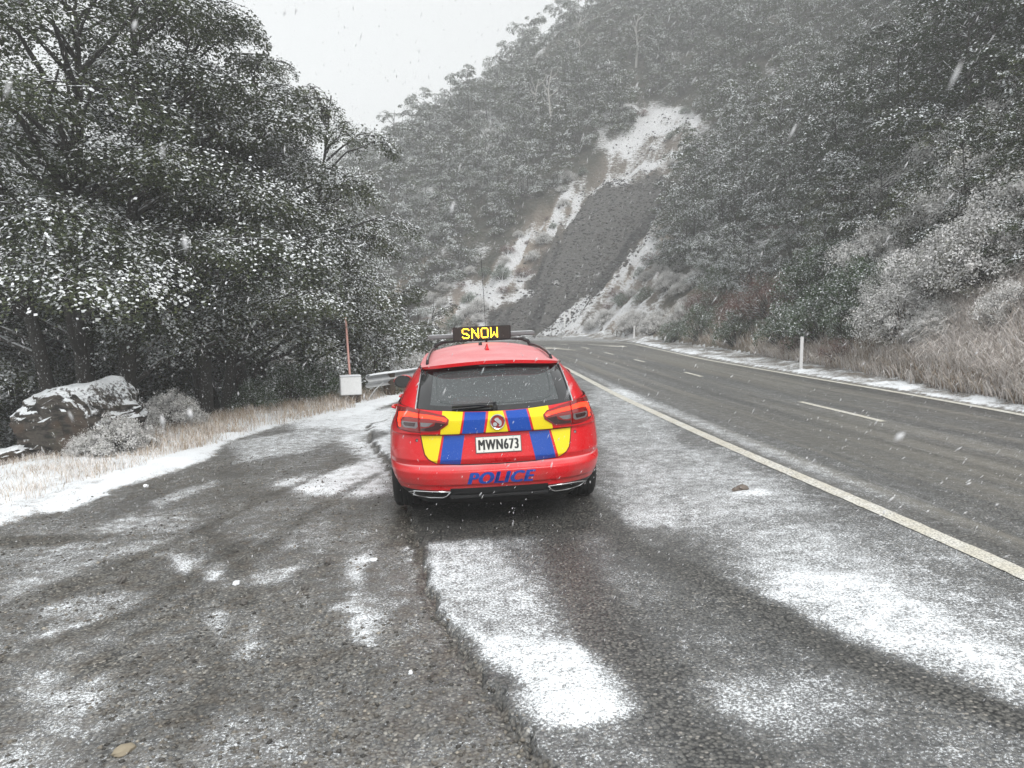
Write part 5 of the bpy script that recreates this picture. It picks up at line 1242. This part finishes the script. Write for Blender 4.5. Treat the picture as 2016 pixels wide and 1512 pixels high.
for k, q in enumerate(RP[1:]):
    if k == 0: q = q+np.array([.05, .0])
    t_ = (RP[min(k+2, 7)]-RP[k]); a = math.atan2(t_[1], t_[0]); g0 = SLOPE*q[0]; M4 = Matrix.Translation(loc_(q[0]-.13*math.sin(a), q[1]+.13*math.cos(a), g0)) @ Matrix.Rotation(a, 4, 'Z')
    b = MB(); b.box(-.09, .09, -.10, .10, -.5, .54, M4, bev=.008); po = b.build('post', M_wood, gr)
    b = MB(); b.box(-.085, .085, -.095, .095, .542, .575, M4, bev=.015); b.build('snow_cap', M_snowc, po, smooth=True)
t_ = RP[1]-RP[0]; a = math.atan2(t_[1], t_[0]); q = RP[0]; M4 = Matrix.Translation(loc_(q[0], q[1], SLOPE*q[0])) @ Matrix.Rotation(a-R(62), 4, 'Z')
b = MB(); b.box(-.05, .26, -.22, .22, .21, .60, Matrix.Translation(loc_(q[0]+.06, q[1]+.12, SLOPE*q[0])) @ Matrix.Rotation(R(106), 4, 'Z'), bev=.015); eb = b.build('end_box', M_galv, gr, smooth=True, sharp=40)
b = MB(); b.box(-.062, -.052, -.205, .205, .225, .585, Matrix.Translation(loc_(q[0]+.06, q[1]+.12, SLOPE*q[0])) @ Matrix.Rotation(R(106), 4, 'Z')); b.build('white_panel', M_box, eb)
b = MB(); b.box(-.05, .26, -.22, .22, .601, .618, Matrix.Translation(loc_(q[0]+.06, q[1]+.12, SLOPE*q[0])) @ Matrix.Rotation(R(106), 4, 'Z'), bev=.006); b.build('snow_cap', M_snowc, eb)
c0 = G(717, 795); b = MB(); b.tube([loc_(c0[0], c0[1], SLOPE*c0[0]-.03), loc_(-2.97, 16.6, .17), loc_(-2.83, 16.85, .30)], .011, 6); b.build('anchor_cable', M_galv, gr)
# poles and markers
def pole(name, px, py_base, D, h, w, d_, mat, label, cat, lean=0.0, group=None, top=True, z=None):
    x = (px-1008)/FPX*D; z0 = float(surf(x, D)) if z is None else z; b = MB(); b.box(-w/2, w/2, -d_/2, d_/2, -.3, h, bev=min(w, d_)*.25)
    if top: b.box(-w/2-.001, w/2+.001, -d_/2-.001, d_/2+.001, h, h+.015, bev=.004)
    o = b.build(name, mat, smooth=True, sharp=40); o.location = (x, D, z0); o.rotation_euler = (0, lean, R(8)); return tag(o, label, cat, group)
b = MB(); b.tube([(0, 0, -.3), (0, 0, 1.88)], [.026, .024], 10); o = b.build('snow_pole', simple('faded pink paint', (.72, .40, .35), .6, var=.3, scale=9), smooth=True, sharp=40); x = (690-1008)/FPX*16.45; o.location = (x, 16.45, SLOPE*x-.05); o.rotation_euler = (0, R(-1.8), 0)
tag(o, 'tall thin faded pink pole standing behind the guardrail end box', 'pole')
pole('marker_post', 779, 735, 18.6, 1.02, .10, .03, M_white, 'white flat marker post behind the guardrail left of the car', 'marker post', R(-3))
pole('marker_post', 1579, 728, 19.5, .80, .085, .03, M_white, 'white marker post on the snowy right verge, nearest to the viewer', 'marker post', R(1.5))
pole('marker_post', 1250, 667, 44.5, .72, .09, .03, M_white, 'thin white marker post at the foot of the slip, by the snow heap', 'marker post', R(1))
pole('marker_post', 1114, 662, 56.5, 1.15, .10, .03, M_white, 'taller of the two far white posts at the bend', 'marker post', 0)
pole('marker_post', 1124.5, 662, 56.8, .95, .10, .03, M_white, 'shorter of the two far white posts at the bend', 'marker post', 0)
pole('marker_post', 862, 662, 60, .55, .09, .03, M_white, 'tiny far white post just left of the light bar', 'marker post', 0)
# loose stones and lumps near the viewer
M_stone = simple('grey stone', (.16, .15, .14), .8, var=.8, scale=25, bump=.5); M_tan = simple('tan stone', (.34, .29, .21), .8, var=.4, scale=20); M_mud = simple('brown slush', (.24, .20, .17), .9, var=.9, scale=20, bump=.8)
for px, py, w, d_, h, mt_, lab in ((243, 1470, .10, .06, .03, M_tan, 'flat tan stone lying in the gravel at the bottom left'), (645, 1103, .07, .05, .05, M_stone, 'dark stone lying between the snow patches left behind the car'), (240, 1138, .07, .05, .05, M_stone, 'dark stone on the gravel left of the tread prints'),
                                   (480, 1182, .055, .04, .035, M_stone, 'small dark stone below the bright snow patch on the gravel'), (600, 1152, .05, .04, .035, M_stone, 'small dark clod left of the upright snow patch'), (1461, 966, .12, .065, .045, M_mud, 'brown lump of slush on the shoulder beside the white edge line'),
                                   (1448, 968, .06, .05, .03, M_mud, 'small brown crumb just left of the slush lump'), (808, 1317, .025, .022, .015, M_snowc, 'small lump of snow on the gravel left of the bright snow strip'), (465, 1142, .06, .045, .022, M_snowc, 'pointed snow lump at the middle of the bright gravel patch'), (735, 1097, .055, .04, .022, M_snowc, 'snow lump at the top of the upright snow patch'), (288, 955, .05, .05, .03, M_snowc, 'snow lump at the edge of the verge left of the drift')):
    q = G(px, py); boulder('stone' if mt_ in (M_stone, M_tan) else 'lump', w, d_, h*1.3, int(px), mt_, ([-1, 0, 1], [.7, 1, .8]), lab, (q[0], q[1], float(surf(*q))-.002), R(px % 360), 3, .05, 'stone' if mt_ in (M_stone, M_tan) else 'lump')
# gravel: thousands of little stones and snow crumbs
def crumbs(name, X, Y, rmin, rmax, mat, label, seed, flat_=.6):
    g = np.random.default_rng(seed); n = len(X); r = rmin+(rmax-rmin)*g.random(n)**3; Z = surf(X, Y)
    O = np.array([(1, 0, 0), (-1, 0, 0), (0, 1, 0), (0, -1, 0), (0, 0, 1), (0, 0, -1)], float)
    J = O[None]*(1+.5*(g.random((n, 6, 1))-.5))+.35*(g.random((n, 6, 3))-.5); a = g.random(n)*6.28; ca, sa = np.cos(a), np.sin(a)
    J[..., 2] *= flat_; X2 = J[..., 0]*ca[:, None]-J[..., 1]*sa[:, None]; Y2 = J[..., 0]*sa[:, None]+J[..., 1]*ca[:, None]
    V = np.stack([X[:, None]+X2*r[:, None], Y[:, None]+Y2*r[:, None], Z[:, None]+J[..., 2]*r[:, None]+r[:, None]*.15], -1).reshape(-1, 3)
    T = np.array([(0, 2, 4), (2, 1, 4), (1, 3, 4), (3, 0, 4), (2, 0, 5), (1, 2, 5), (3, 1, 5), (0, 3, 5)]); F = (np.arange(n)[:, None, None]*6+T[None]).reshape(-1, 3)
    o = add(name, V, F, mat, attrs={'tint': np.repeat(g.random(n), 6)}); return tag(o, label, 'gravel', kind='stuff')
nt = NT('loose gravel'); M_peb = nt.fin(nt.ramp(nt.attr('tint'), [(0, (.035, .033, .030)), (.6, (.12, .11, .095)), (.92, (.20, .18, .15)), (1, (.36, .33, .28))]), .7)
g = np.random.default_rng(21); T = 1.5+9.5*g.random(40000)**1.6; X = (g.random(40000)*1.5-.85)*T; Y = T; pv = inside(X, Y, PAVE); fl = inside(X, Y, FLATPOLY)
ok = fl & (~pv) & (~inside(X, Y, VERGE_L)) & (fbm(X/.6, Y/.6, 3, 5) > .42); crumbs('loose_gravel', X[ok][:15000], Y[ok][:15000], .003, .016, M_peb, 'loose grit and little stones over the gravel lay-by', 1)
ds, _ = pdist(X, Y, SEAL, False); ok = fl & (ds < .10) & (Y < 9) & ~pv; crumbs('seal_edge_crumbs', X[ok], Y[ok], .003, .016, M_peb, 'broken crumbs of chipseal along the ragged edge of the seal', 2)
ok2 = (snow_at := None)
def snow_lookup(x, y):
    t = y-APY; r = np.clip(np.searchsorted(tl, t), 0, len(tl)-1); c = np.clip(((x/t-s_[0])/(s_[1]-s_[0])).astype(int), 0, NC-1); return snow.reshape(len(tl), NC)[r, c]
ok = fl & (Y < 9) & (snow_lookup(X, Y) > .55) & (g.random(len(X)) < .9); crumbs('snow_crumbs', X[ok][:9000], Y[ok][:9000], .004, .013, M_snowc, 'little clumps of snow on the drifts', 3)
# fallen rock on the slip, dusted with snow
M_scr = rock_mat('slip rock', (.035, .036, .037), (.12, .118, .115), (.08, .07, .06), .95, 1.25)
g = np.random.default_rng(44); X = -14+40*g.random(90000); Y = 55+75*g.random(90000); Zs = surf(X, Y); a_, b_ = proj(np.stack([X, Y, Zs], 1)); okr = sdf(a_, b_, SLIDE) > 2
crumbs('slip_rubble', X[okr][:9000], Y[okr][:9000], .04, .17, M_scr, 'grey broken rock covering the bare slip', 5, .7)
okr = (sdf(a_, b_, BARE) > 0) & (sdf(a_, b_, SLIDE) < 0); crumbs('slope_rubble', X[okr][:900], Y[okr][:900], .04, .16, M_scr, 'scattered rock and clods on the snowy ground beside the slip', 6, .7)
# ------------------------------------------------------------------ snow in the air
g = np.random.default_rng(33); n = 36000
D = 1.5+18*g.random(n)**.7; px = -200+2400*g.random(n); py = -150+1800*g.random(n)
P_ = EYE+(FW[None]+RT[None]*((px-1008)/FPX)[:, None]+UP[None]*((756-py)/FPX)[:, None])*D[:, None]
near_ = [(.42, 15, 175), (.5, 320, 300), (.45, 1880, 150), (.55, 365, 480), (.5, 1770, 860), (.6, 320, 830), (.6, 375, 815), (.8, 890, 410), (.7, 1120, 770), (.9, 560, 25), (.62, 265, 50), (.75, 140, 820), (.8, 1560, 260), (.85, 1290, 545)]
for D_, a, b in near_: P_ = np.concatenate([P_, (EYE+(FW+RT*(a-1008)/FPX+UP*(756-b)/FPX)*D_)[None]])
n = len(P_); hgt = P_[:, 2]-SLOPE*P_[:, 0]; keep = hgt > .02; P_ = P_[keep]; n = len(P_)
wd_ = np.array([-.40, .95, -1.05]); wd_ /= np.linalg.norm(wd_); dirs = unit(wd_+g.normal(size=(n, 3))*.16)
L_ = .005+.011*g.random(n)**1.5; Wt = .0009+.0012*g.random(n); S1 = unit(np.cross(dirs, np.array([0, 0, 1.]))); S2_ = np.cross(dirs, S1)
V = np.stack([P_+dirs*L_[:, None], P_-dirs*L_[:, None], P_+S1*Wt[:, None], P_-S1*Wt[:, None], P_+S2_*Wt[:, None], P_-S2_*Wt[:, None]], 1).reshape(-1, 3)
T = np.array([(0, 2, 4), (0, 4, 3), (0, 3, 5), (0, 5, 2), (1, 4, 2), (1, 3, 4), (1, 5, 3), (1, 2, 5)]); F = (np.arange(n)[:, None, None]*6+T[None]).reshape(-1, 3)
t = NT('snowflake'); M_flake = t.fin((.9, .9, .92), .7, Alpha=.7)
tag(add('falling_snow', V, F, M_flake, smooth=True), 'snowflakes blowing down through the air', 'snow', kind='stuff')
# ------------------------------------------------------------------ haze
HAZE_TOP = float(GZ.max())+12
bm = bmesh.new(); bmesh.ops.create_cube(bm, size=1); me = bpy.data.meshes.new('haze')
for v in bm.verts: v.co = Vector((-540+1080*(v.co.x+.5), -40+400*(v.co.y+.5), -32+int(HAZE_TOP+32)*(v.co.z+.5)))
bm.to_mesh(me); bm.free(); hm = bpy.data.materials.new('haze'); hm.use_nodes = True; hn = hm.node_tree; hn.nodes.remove(hn.nodes['Principled BSDF'])
pvn = hn.nodes.new('ShaderNodeVolumePrincipled'); pvn.inputs['Color'].default_value = (.96, .97, .98, 1); pvn.inputs['Density'].default_value = HAZE; pvn.inputs['Anisotropy'].default_value = 0.0
hn.links.new(pvn.outputs[0], hn.nodes['Material Output'].inputs['Volume']); me.materials.append(hm); tag(obj('haze', me), 'falling snow and mist thickening with distance', 'haze', kind='stuff')
sc.cycles.volume_bounces = 3; sc.cycles.max_bounces = 8; sc.cycles.transparent_max_bounces = 16
